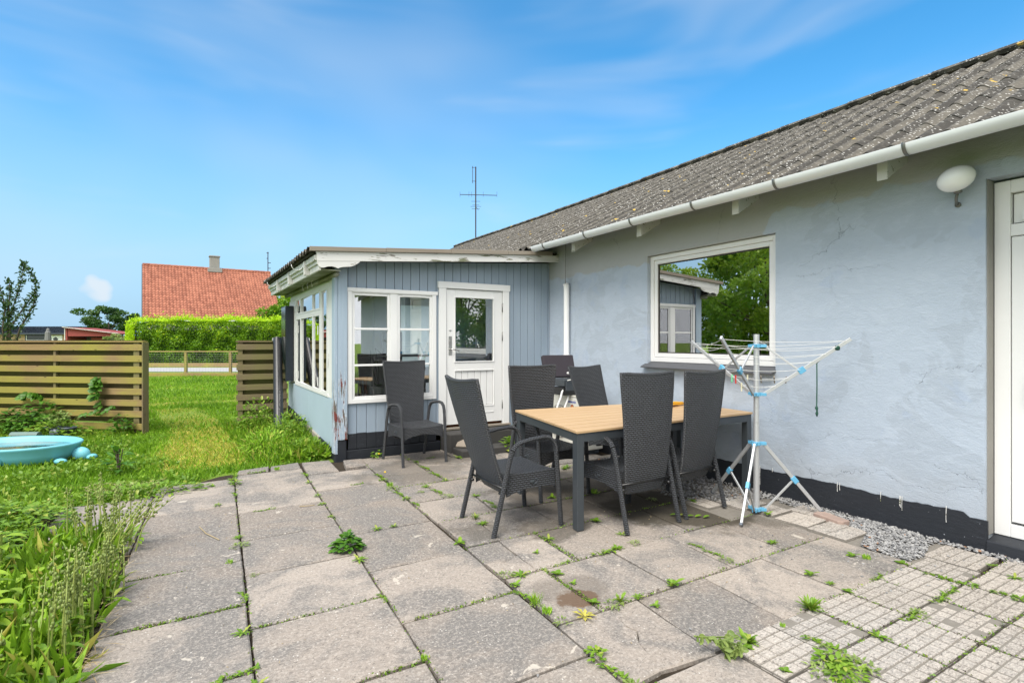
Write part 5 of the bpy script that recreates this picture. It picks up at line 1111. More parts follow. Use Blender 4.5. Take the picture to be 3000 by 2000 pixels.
D = 80; k_ = D / 1590
fh = thing('bungalow', 'low buff brick bungalow with dark blue metal roof far behind the fence', 'house', tuple(cw(-74, D)), -YAW)
def X(px, d_=80, o=-74): return (px - 1500) / 1590 * d_ - o
fh_x0, fh_x1 = X(-160), X(224)
bx('wall', M['brickbuff'], fh, fh_x0 + .5, X(200), 0, 8, 0, 2.62, bevel=0)
b = MB(); b.add([(fh_x0, -.6, 2.6), (fh_x1 - .6, -.6, 2.6), (fh_x1 - .2, 5, 3.72), (fh_x0, 5, 3.72)], [(0, 1, 2, 3)]); b.add([(fh_x0, 5, 3.72), (fh_x1, 5, 3.72), (fh_x1 + 1.5, 9, 2.6), (fh_x0, 9, 2.6)], [(0, 1, 2, 3)])
for i in range(95): xx = fh_x0 + (fh_x1 - fh_x0 - 1) * i / 95; b.add([(xx, -.6, 2.62), (xx + .05, -.6, 2.66), (xx + .05, 5, 3.78), (xx, 5, 3.74)], [(0, 1, 2, 3)]); 
b.build('roof', M['navyroof'], fh)
bx('fascia', M['navyroof'], fh, fh_x0, fh_x1 - .6, -.68, -.61, 2.42, 2.62, bevel=0)
wdo = bx('window', M['navyroof'], fh, X(74), X(137), -.06, -.01, .5, 2.40, bevel=0); bx('pane', M['darkglass'], wdo, X(80), X(135), -.09, -.065, .6, 2.25, bevel=0); bx('glazing_bar', M['white'], wdo, X(80), X(135), -.12, -.095, 1.53, 1.60, bevel=0); bx('frame_edge', M['white'], wdo, X(78.5), X(79.9), -.12, -.09, .6, 2.3, bevel=0)
dw = bx('door', M['white'], fh, X(146), X(183), -.06, -.01, .1, 2.30, bevel=0)
cx_ = X(164); part('diamond_window', M['darkglass'], dw, lambda b: b.prism([(cx_ - .42, 1.75), (cx_, 1.42), (cx_ + .42, 1.75), (cx_, 2.08)], 1, -.09, -.065))
rs = thing('red_shed', 'open fronted dark red shed with sloping roof beside the far bungalow', 'shed', tuple(cw(-50, 60)), -YAW)
def X6(px): return (px - 1500) / 1590 * 60 + 50
a0, a1 = X6(189), X6(353)
b = MB(); b.prism([(a0, 2.98), (a1, 2.28), (a1, 2.20), (a0, 2.90)], 1, -.3, 4.5); b.build('roof', M['redshed'], rs); b = MB(); b.prism([(a0, 3.02), (a1, 2.31), (a1, 2.26), (a0, 2.96)], 1, -.36, -.305); b.build('roof_edge', M['white_worn'], rs)
b = MB(); b.prism([(a0 + .4, 2.88), (a1 - .05, 2.19), (a1 - .05, 1.98), (a0 + .4, 1.98)], 1, -.02, .06); b.build('front_panel', M['redshed'], rs)
bx('back_wall', M['redshed'], rs, a0 + .4, a1 - .1, 4.2, 4.3, 0, 2.1, bevel=0); bx('side_wall', M['redshed'], rs, a0 + .1, a0 + .3, .0, 4.3, 0, 2.85, bevel=0); bx('side_wall', M['redshed'], rs, a1 - .6, a1 - .05, -.01, 4.3, 0, 1.975, bevel=0)
bx('inner_panel', M['int_dark'], rs, a0 + .4, a1 - .7, 2.6, 2.7, 0, 1.97, bevel=0); bx('drum', M['redshed'], rs, X6(241), X6(276), 1.2, 1.9, 0, 1.9, bevel=.1); bx('crate', M['clip'], rs, X6(304), X6(327), 1.0, 1.6, 0, 1.85, bevel=.03)
bx('corner_post', M['white_worn'], rs, a0 + .02, a0 + .09, -.05, .05, 0, 2.85, bevel=0)
ps_ = thing('closed_parasol', 'closed grey garden parasol in front of the far bungalow', 'parasol', tuple(cw((140.6 - 1500) / 1590 * 62, 62)))
part('folded_canopy', M['grey_cloth'], ps_, lambda b: b.lathe([(.22, .75), (.30, 1.0), (.33, 1.5), (.28, 2.2), (.27, 2.45), (.16, 2.62), (.18, 2.72), (.10, 2.88), (.04, 2.92)], n=9), smooth=False)
part('pole', M['clip'], ps_, lambda b: b.tube([(0, 0, 0), (0, 0, .75)], .03, 6))

# ------------------------------------------------------------------ vegetation
rng = np.random.default_rng(5)
def leafcloud(name, P, size, mat, parent=None, up=.0, asp=.5, jitter=.35, dirs=None, blade=False, color=None):
    """ many small leaf faces: P (n,3) centres, size scalar or (n,) """
    n = len(P); P = np.asarray(P, float); size = np.broadcast_to(np.asarray(size, float), (n,)) * rng.uniform(1 - jitter, 1 + jitter, n)
    d = rng.normal(size=(n, 3)) if dirs is None else np.asarray(dirs, float) + rng.normal(size=(n, 3)) * .35
    d[:, 2] += up; d /= np.linalg.norm(d, axis=1)[:, None]
    q = rng.normal(size=(n, 3)); s_ = np.cross(d, q); s_ /= np.linalg.norm(s_, axis=1)[:, None] + 1e-9
    nn_ = np.cross(s_, d)
    L_ = size[:, None]; W_ = L_ * asp
    if blade:
        V = np.stack([P - s_ * W_ * .5, P + s_ * W_ * .5, P + d * L_ * .6 + s_ * W_ * .32, P + d * L_ + nn_ * L_ * .22, P + d * L_ * .6 - s_ * W_ * .32], 1); F = [0, 1, 2, 3, 4]
    else:
        V = np.stack([P - d * L_ * .5, P + s_ * W_ * .5 + nn_ * W_ * .15, P + d * L_ * .5 - nn_ * W_ * .1, P - s_ * W_ * .5 + nn_ * W_ * .15], 1); F = [0, 1, 2, 3]
    k = V.shape[1]; me = bpy.data.meshes.new(name); me.vertices.add(n * k); me.vertices.foreach_set('co', V.reshape(-1)); me.loops.add(n * k); me.loops.foreach_set('vertex_index', np.arange(n * k, dtype=np.int32))
    me.polygons.add(n); me.polygons.foreach_set('loop_start', np.arange(0, n * k, k, dtype=np.int32)); me.update(calc_edges=True); me.validate()
    at = me.attributes.new('rnd', 'FLOAT', 'FACE'); at.data.foreach_set('value', (rng.uniform(0, 1, n) if color is None else np.clip(color, 0, 1)).astype(np.float32))
    me.materials.append(mat); o = bpy.data.objects.new(name, me); COL.objects.link(o)
    if parent is not None: o.parent = parent
    return o
def crown_pts(n, c, r, clumps=40, cs=.28, seed=0, hollow=.55):
    g_ = np.random.default_rng(seed); u = g_.normal(size=(clumps, 3)); u /= np.linalg.norm(u, axis=1)[:, None]; rad = g_.uniform(hollow, 1.0, clumps)[:, None]
    C_ = u * rad * np.array(r); sz = g_.uniform(.55, 1.25, clumps) * cs
    i = g_.integers(0, clumps, n); v = g_.normal(size=(n, 3)); v /= np.linalg.norm(v, axis=1)[:, None]; v *= g_.uniform(.25, 1, n)[:, None] ** .5
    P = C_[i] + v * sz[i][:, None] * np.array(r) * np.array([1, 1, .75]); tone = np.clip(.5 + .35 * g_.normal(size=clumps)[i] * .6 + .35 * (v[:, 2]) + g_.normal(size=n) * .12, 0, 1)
    return P + np.array(c), tone, C_ + np.array(c)
def tree(label, loc, h, r, n=9000, leaf=.10, mat='tree', group=None, seed=1, trunk_r=.13, crown_z=None, rz=None, clumps=46, cs=.26):
    t = thing('garden_tree', label, 'tree', tuple(loc)); t['group'] = group if group else 'trees around the garden'
    rz = rz or (h * .40); cz = crown_z or h - rz
    P, tone, C_ = crown_pts(n, (0, 0, cz), (r, r, rz), clumps, cs, seed)
    leafcloud('crown', P, leaf, M[mat], t, up=.1, asp=.55, color=tone)
    b = MB(); b.tube([(0, 0, -.1), (.02, .03, cz * .35), (.05, -.02, cz * .8), (.0, 0, cz)], [trunk_r * 1.2, trunk_r, trunk_r * .75, trunk_r * .5], 8)
    for p in C_[:14]: m_ = Vector((0, 0, cz * U(.45, .85))); q = Vector(p); b.tube([m_, m_.lerp(q, .5) + Vector((0, 0, U(0, .2))), q], [trunk_r * .4, trunk_r * .25, .015], 5)
    b.build('trunk', M['bark'], t, smooth=True); return t
TG = 'trees around the garden'
t1 = tree('broad leafed tree mirrored in the large window, left of the paddling pool', (-12.6, 11.4, 0), 6.0, 2.75, 17000, .17, 'tree_light', seed=3, crown_z=3.0, rz=2.95)
dup(t1, (-12.2, 16.2, 0), 1.3, 'second leafy tree of the garden mirrored in the large window beside the porch reflection', TG, .80)
dup(t1, (-15.5, 14.0, 0), 2.3, 'tall leafy tree standing furthest back in the large window reflection', TG, .95)
tr2 = dup(t1, (-6.5, -10, 0), .7, 'leafy tree behind the viewer, mirrored in the porch window', TG, 1.0)
dup(t1, (-1.5, -12, 0), 4.1, 'leafy tree behind the viewer, mirrored in the porch door glass', TG, 1.1)
tree('rounded dark green tree with wispy shoots beyond the red shed', cw((318 - 1500) / 1590 * 70, 70), 6.4, 3.6, 7000, .34, 'tree', seed=5, rz=2.3, clumps=50, cs=.24, crown_z=3.9)
tree('bright green tree rising between the red tiled house and the porch roof', cw((868 - 1500) / 1590 * 52, 52), 8.3, 2.9, 9000, .30, 'tree_light', seed=8, rz=3.4)
tree('dense green tree low behind the porch eaves, right of the red tiled roof', cw((845 - 1500) / 1590 * 40, 40), 4.8, 1.9, 6000, .24, 'hedge', seed=9, rz=2.2)
# wispy shoots on the far tree
# pale flowering shrubs by the shed
sh_ = thing('flowering_shrub', 'pale cream flowering shrubs between the red shed and the hedge', 'shrub', tuple(cw((330 - 1500) / 1590 * 48, 48)))
P, tone, _ = crown_pts(2600, (0, 0, 1.2), (2.1, .8, 1.0), 26, .3, 4, .3); leafcloud('foliage', P @ np.array([[RT.x, RT.y, 0], [FW.x, FW.y, 0], [0, 0, 1]]), .16, M['weed_grey'], sh_, color=tone)

# clipped hedge across the road: woody core, leaf shell, young shoots on top
hg = thing('clipped_hedge', 'long bright green clipped hedge with rounded left end across the road', 'hedge', tuple(cw(-22.6, 31.3)), -YAW)
HL, HD, HH = 21.0, 1.9, 2.58
bx('woody_core', M['tree'], hg, .8, HL, .55, HD - .3, 0, HH - .5, bevel=.1)
n = 56000; fx = rng.uniform(0, HL, n); side = rng.uniform(0, 1, n); 
th = rng.uniform(0, 1, n) ** .9 * (HH + 1.0)                     # unrolled: up the front, then over the top
zf = np.where(th < HH - .2, th, HH - .2 + .2 * np.sin(np.clip((th - HH + .2) / .9, 0, 1) * 1.57)); yf = np.where(th < HH - .2, 0, np.clip((th - HH + .2), 0, 1.4))
bul = .13 * np.sin(fx * 2.1 + zf * 1.3) + .10 * np.sin(fx * 5.3 - zf * 3.1) + .08 * np.sin(zf * 6 + fx * 1.7)
endc = np.clip(fx / 1.1, 0, 1); yf = yf + (1 - np.sqrt(1 - (1 - endc) ** 2)) * .95; zf = zf * (1 - .16 * (1 - endc) ** 2)
dep = rng.exponential(.07, n); P = np.stack([fx + bul * .2 - .1, yf - bul + dep, np.maximum(zf + bul * .35 * (zf > 1) - dep * .3, .02)], 1)
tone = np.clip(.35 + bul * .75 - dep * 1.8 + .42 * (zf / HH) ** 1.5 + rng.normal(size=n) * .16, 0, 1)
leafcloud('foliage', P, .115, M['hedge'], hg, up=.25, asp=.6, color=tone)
n = 9000; fx = rng.uniform(-.05, HL, n); yy_ = rng.uniform(-.1, 1.3, n); e_ = np.clip(fx / 1.1, 0, 1)
P = np.stack([fx, yy_ + (1 - np.sqrt(1 - (1 - e_) ** 2)) * .5, (HH + .03 + .10 * np.sin(fx * 3.3) * np.sin(fx * 1.1 + 1) + rng.exponential(.08, n)) * (1 - .16 * (1 - e_) ** 2)], 1)
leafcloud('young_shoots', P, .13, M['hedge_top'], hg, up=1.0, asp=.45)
n = 3500; a_ = rng.uniform(1.4, 3.3, n); zz_ = rng.uniform(.3, HH, n); P = np.stack([.65 + np.cos(a_) * (.80 - .1 * (zz_ / HH) ** 3), .95 - np.sin(a_) * .9, zz_ * .93], 1); leafcloud('end_foliage', P, .13, M['hedge_top'], hg, up=.4, asp=.55)

# tall thin sapling behind the left fence: long arching shoots set with small leaves
sp_ = thing('young_tree', 'sapling with long arching leafy shoots behind the left slat fence', 'tree', tuple(cw(-11.55, 13.0)))
def S(px, py, d_=13.0): v = cw((px - 1500) / 1590 * d_, d_) - cw(-11.55, 13.0); return Vector((v.x, v.y, zpx(py, d_)))
br = [[S(20, 1130), S(20, 1000), S(28, 930), S(48, 870), S(64, 820), S(68, 780), S(66, 766)], [S(22, 1080), S(30, 960), S(70, 900), S(100, 860), S(106, 838), S(96, 812), S(80, 785), S(70, 770)], [S(20, 1080), S(24, 950), S(26, 890), S(30, 850), S(26, 825), S(20, 815)],
      [S(18, 1080), S(8, 960), S(16, 900), S(8, 870), S(0, 845), S(-8, 835)], [S(20, 1080), S(60, 960), S(80, 925), S(98, 895), S(105, 860)], [S(15, 1080), S(-12, 960), S(-20, 900), S(-16, 860)]]
b = MB(); LP = []; LD = []
for s_ in br:
    b.tube(s_, [.03, .022, .016, .012, .009, .007, .005, .004][:len(s_)], 5)
    for i in range(len(s_) - 1):
        L_ = (s_[i + 1] - s_[i]).length
        for k in range(int(L_ / .0060) if i else int(L_ / .03)):
            p = s_[i].lerp(s_[i + 1], rnd()); o_ = Vector((U(-1, 1), U(-1, 1), U(-1, 1))).normalized() * U(.02, .12 if i < len(s_) - 2 else .07); LP.append(tuple(p + o_)); LD.append(tuple(o_ * 6 + Vector((0, 0, .3))))
b.build('branches', M['bark'], sp_, smooth=True); leafcloud('leaves', np.array(LP), .084, M['sapling'], sp_, asp=.5, dirs=np.array(LD))

# grass
def inpoly(P, poly):
    x, y = P[:, 0], P[:, 1]; ins = np.zeros(len(P), bool); n_ = len(poly)
    for i in range(n_):
        (x1, y1), (x2, y2) = poly[i], poly[i - 1]
        with np.errstate(divide='ignore', invalid='ignore'): ins ^= ((y1 > y) != (y2 > y)) & (x < (x2 - x1) * (y - y1) / (y2 - y1 + 1e-12) + x1)
    return ins
def scatter(poly, n):
    a = np.array(poly); P = np.stack([rng.uniform(a[:, 0].min(), a[:, 0].max(), n * 3), rng.uniform(a[:, 1].min(), a[:, 1].max(), n * 3)], 1); P = P[inpoly(P, poly)][:n]
    return np.column_stack([P, np.full(len(P), -.035)])
def nz(P, s_): return np.array([mnoise.noise((p[0] * s_, p[1] * s_, 0)) for p in P])
mown = [(-3.95, 7.0), (-4.85, 7.0), (-4.95, 8.3), (-4.75, 9.7), (-5.0, 11.5), (-5.2, 13.5), (-4.4, 13.5), (-4.15, 11.5), (-3.95, 9.7), (-3.9, 8.3)]
mown2 = [(-7, 14.3), (-7, 15.2), (-3, 15.0), (-3, 14.0)]
near = [(-7.6, 6.0), (-5.6, 5.9), (-5.0, 6.0), (-4.5, 6.35), (-4.3, 6.62), (-3.2, 6.78), (-3.15, 10.2), (-4.0, 10.6), (-5.2, 10.6), (-9.0, 13.0), (-8.5, 9)]
mid = [(-5.4, 10.1), (-3.7, 10.2), (-3.4, 16), (-6.8, 16)]; far = [(-6.9, 16), (-2.6, 16), (-1.4, 25.5), (-8.6, 25.5)]
G1 = []; S1 = []
for poly, n, s_ in ((near, 52000, .062), (mid, 17000, .075), (far, 15000, .10)):
    P = scatter(poly, n); m1 = inpoly(P, mown) | inpoly(P, mown2); tn = nz(P, 1.3); keep = ~m1 | (rng.uniform(0, 1, len(P)) < .14); P = P[keep]; tn = tn[keep]; G1.append(P); S1.append(s_ * (1 + .55 * tn))
P = np.concatenate(G1); sz = np.concatenate(S1); tone = np.clip(.45 + .5 * nz(P, .8) + rng.normal(size=len(P)) * .2, 0, 1)
struct(leafcloud('lawn_grass', P, sz, M['grass'], None, up=1.6, asp=.16, blade=True, color=tone), 'stuff')
P = np.concatenate([scatter(mown, 19000), scatter(mown2, 3000)]); P[:, :2] += rng.normal(size=(len(P), 2)) * .09; struct(leafcloud('mown_grass', P, .034, M['grass_dry'], None, up=.7, asp=.22, blade=True), 'stuff')
# broad leafed ground cover in the near lawn
cov = [(-8.0, 5.9), (-5.6, 5.85), (-4.95, 5.98), (-4.45, 6.3), (-4.5, 7.0), (-5.2, 8.3), (-5.3, 10.0), (-8.8, 12.6), (-8.5, 8)]
P = scatter(cov, 16000); keep = nz(P, 1.1) + rng.normal(size=len(P)) * .15 > -.05; P = P[keep]; P[:, 2] += rng.uniform(.02, .08, len(P)); struct(leafcloud('ground_cover', P, .052, M['weed'], None, up=.35, asp=.55), 'stuff')
P = np.concatenate([scatter([(-4.1, 10.3), (-3.9, 6.9), (-3.15, 6.8), (-3.1, 10.2), (-3.9, 10.25)], 5200)]); P[:, 2] += .0; w_ = (P[:, 0] + 4.1) / 1.0
struct(leafcloud('tall_grass', P, .10 + .10 * np.clip(w_, 0, 1), M['grass'], None, up=1.5, asp=.09, blade=True), 'stuff')

# ------------------------------------------------------------------ plants: climbers and leaves along the fence
def leafy(name, label, cat, loc, fn, mat, group=None, rz=0):
    t = thing(name, label, cat, loc, rz, group); part('leaves', mat, t, fn); return t
def mound(b, n, rx, ry, h, ls, teeth=False, up=.5, asp=.75, core=0):
    for i in range(n):
        a, r_ = U(0, 6.283), math.sqrt(rnd()); x, y = r_ * rx * math.cos(a), r_ * ry * math.sin(a); z_ = (h * (1 - r_ ** 2 * .7)) * U(.25, 1)
        b.leaf((x, y, z_), (math.cos(a) * r_ + U(-.6, .6), math.sin(a) * r_ + U(-.6, .6), U(-.1, up)), (0, 0, 1), ls * U(.6, 1.25), ls * asp * U(.7, 1.1), .25, 3, teeth)
fdir = Vector((-5.16 + 8.9, 10.12 - 13.22, 0)).normalized(); fn_ = Vector((fdir.y, -fdir.x, 0)); 
if fn_.y > 0: fn_ = -fn_
fang = math.atan2(fdir.y, fdir.x)
def fpt(px, off=.10, z=0):           # along the left fence
    for k in range(400):
        q = Vector((-8.9, 13.22, 0)) + fdir * (k * .0125)
    u = px; q = Vector((-8.9, 13.22, 0)) + fdir * u + fn_ * off; return (q.x, q.y, z)
leafy('ground_elder', 'bank of broad green leaves at the foot of the left slat fence, left half', 'plant', fpt(2.55, .35), lambda b: mound(b, 420, .95, .32, .36, .10), M['broad'], 'leafy weeds along the slat fence', fang)
leafy('ground_elder', 'highest mound of broad green leaves against the middle of the left slat fence', 'plant', fpt(3.25, .24), lambda b: mound(b, 300, .45, .22, .52, .10), M['broad'], 'leafy weeds along the slat fence', fang)
leafy('ground_elder', 'low broad leaves between the paddling pool and the plant pots by the fence', 'plant', fpt(3.85, .45), lambda b: mound(b, 260, .5, .3, .22, .09), M['weed'], 'leafy weeds along the slat fence', fang)
leafy('ground_elder', 'dark leaves at the right foot of the left slat fence beside the lawn gap', 'plant', fpt(4.6, .15), lambda b: mound(b, 90, .18, .12, .30, .08), M['broad'], 'leafy weeds along the slat fence', fang)
def climber(b, stem, n, ls):
    b.tube(stem, .004, 4)
    for i in range(n):
        k = U(0, len(stem) - 1.01); p = Vector(stem[int(k)]).lerp(Vector(stem[int(k) + 1]), k % 1); a = U(0, 6.28); b.leaf(p, (math.cos(a), -abs(math.sin(a)) * .5 - .2, U(-.3, .5)), (0, -1, .5), ls * U(.7, 1.2), ls * .7, .3, 3)
t = leafy('climbing_weed', 'leafy shoot growing through the right part of the left slat fence', 'plant', fpt(4.13, .05), lambda b: climber(b, [(0, .02, .30), (.03, -.03, .46), (-.02, -.05, .60), (.02, -.05, .75), (.04, -.04, .84)], 44, .12), M['broad'], 'leafy weeds along the slat fence', fang)
t = leafy('climbing_weed', 'leafy shoot poking between boards near the left edge of the slat fence', 'plant', fpt(2.95, .05), lambda b: climber(b, [(-.2, -.02, .50), (-.05, -.05, .56), (.1, -.06, .55), (.22, -.05, .50)], 34, .12), M['broad'], 'leafy weeds along the slat fence', fang)
t = leafy('climbing_weed', 'twining stem with small leaves across the lower right fence boards', 'plant', fpt(4.15, .06), lambda b: climber(b, [(-.28, -.02, .25), (-.1, -.05, .30), (.06, -.06, .27), (.2, -.05, .34), (.3, -.05, .40)], 30, .075), M['broad'], 'leafy weeds along the slat fence', fang)
# leafy clumps beside the porch
leafy('nettle_clump', 'tall green weeds at the foot of the short slat fence by the loose gutter', 'plant', (-3.55, 9.55, 0), lambda b: mound(b, 420, .38, .35, .52, .09, asp=.4, up=.9), M['weed'], 'weeds beside the porch wall')
leafy('nettle_clump', 'feathery green weeds against the porch side wall in front of the loose gutter', 'plant', (-3.32, 8.35, 0), lambda b: mound(b, 520, .28, .65, .40, .08, asp=.35, up=.9), M['weed'], 'weeds beside the porch wall')
leafy('nettle_clump', 'low broad weeds at the front left corner of the porch base', 'plant', (-3.30, 7.15, 0), lambda b: mound(b, 240, .20, .38, .20, .10, asp=.32, up=.9), M['weed'], 'weeds beside the porch wall')
leafy('nettle_clump', 'grassy green hump of weeds between the lawn path and porch wall', 'plant', (-3.66, 7.75, 0), lambda b: mound(b, 420, .30, .7, .22, .11, asp=.14, up=1.2), M['grass'], 'weeds beside the porch wall')
leafy('weed_clump', 'light green nettle like clump growing beside the stone slab at the porch step', 'plant', (-1.02, 5.98, 0), lambda b: (mound(b, 60, .13, .11, .22, .09, asp=.6, up=.6), climber(b, [(0, 0, 0), (.02, 0, .2), (.05, 0, .36)], 16, .07)), M['weed'])
leafy('weed_clump', 'thick dark green clump with crinkled leaves growing from the left paving joint', 'plant', (-3.67, 3.70, 0), lambda b: mound(b, 150, .085, .075, .11, .048, asp=.8, up=.5), M['broad'])
leafy('weed_clump', 'small clover tuft at the black base of the porch below the window', 'plant', (-2.62, 6.44, 0), lambda b: mound(b, 26, .07, .05, .12, .045, asp=.8), M['weed'])
t = leafy('weed_clump', 'lone upright dark stemmed seedling in the lawn before the fence', 'plant', (-5.22, 7.2, 0), lambda b: mound(b, 30, .10, .10, .26, .12, asp=.5), M['broad'])
part('stem', M['bark'], t, lambda b: [b.tube([(U(-.02, .02), U(-.02, .02), 0), (U(-.05, .05), U(-.05, .05), .24)], .005, 4) for i in range(5)])

# ---- rosettes and tufts in the paving joints
def rosette(b, n, ln, w, up=.35, teeth=False, droop=.35, seg=4):
    for i in range(n):
        a = 6.283 * i / n + U(-.3, .3); b.leaf((U(-.008, .008), U(-.008, .008), .0), (math.cos(a), math.sin(a), U(up * .4, up * 1.5)), (0, 0, 1), ln * U(.6, 1.15), w * U(.8, 1.2), droop * U(.4, 1.1), seg, teeth)
protos = []
WL = 'small green weed growing from a joint of the patio paving'; WG = 'weeds in the paving joints'
def proto(fn, mat): 
    b = MB(); fn(b); o = b.build('paving_weed', mat, None); tag(o, WL, 'weed', WG); protos.append([o, False]); return len(protos) - 1
pA = proto(lambda b: rosette(b, 9, .085, .024, .5, True, .35, 6), M['weed'])
pB = proto(lambda b: rosette(b, 6, .075, .034, .7), M['weed'])
pC = proto(lambda b: [b.leaf((U(-.03, .03), U(-.02, .02), 0), (U(-.5, .5), U(-.5, .5), 1), (0, 1, 0), U(.03, .07), .006, .15, 2) for i in range(40)], M['grass'])
pD = proto(lambda b: mound(b, 46, .055, .04, .035, .030, asp=.6), M['weed'])
pE = proto(lambda b: [rosette_at(b, U(-.07, .07), U(-.015, .015)) for i in range(7)], M['weed']) if False else proto(lambda b: [b.leaf((x_ * .022 - .09, U(-.012, .012), .004), (U(-1, 1), U(-1, 1), U(.1, .6)), (0, 0, 1), U(.02, .05), U(.010, .02), .3, 3, True) for x_ in range(9) for k in range(4)], M['weed'])
pF = proto(lambda b: mound(b, 34, .05, .045, .03, .028, asp=.45, teeth=True), M['weed_grey'])
pG = proto(lambda b: rosette(b, 16, .10, .018, 1.1, True, .3, 5), M['weed'])
def weed(k, x, y, s=1.0, rz=None, label=None):
    o, used = protos[k]
    if not used: protos[k][1] = True; c_ = o
    else: c_ = o.copy(); COL.objects.link(c_)
    c_.location = (x, y, .001); c_.rotation_euler = (0, 0, U(0, 6.28) if rz is None else rz); c_.scale = (s * .80,) * 3
    c_['label'] = label or WL
    if label and 'group' in c_.keys() and label != WL: pass
    return c_
LJ = R(92); TJ = R(1)
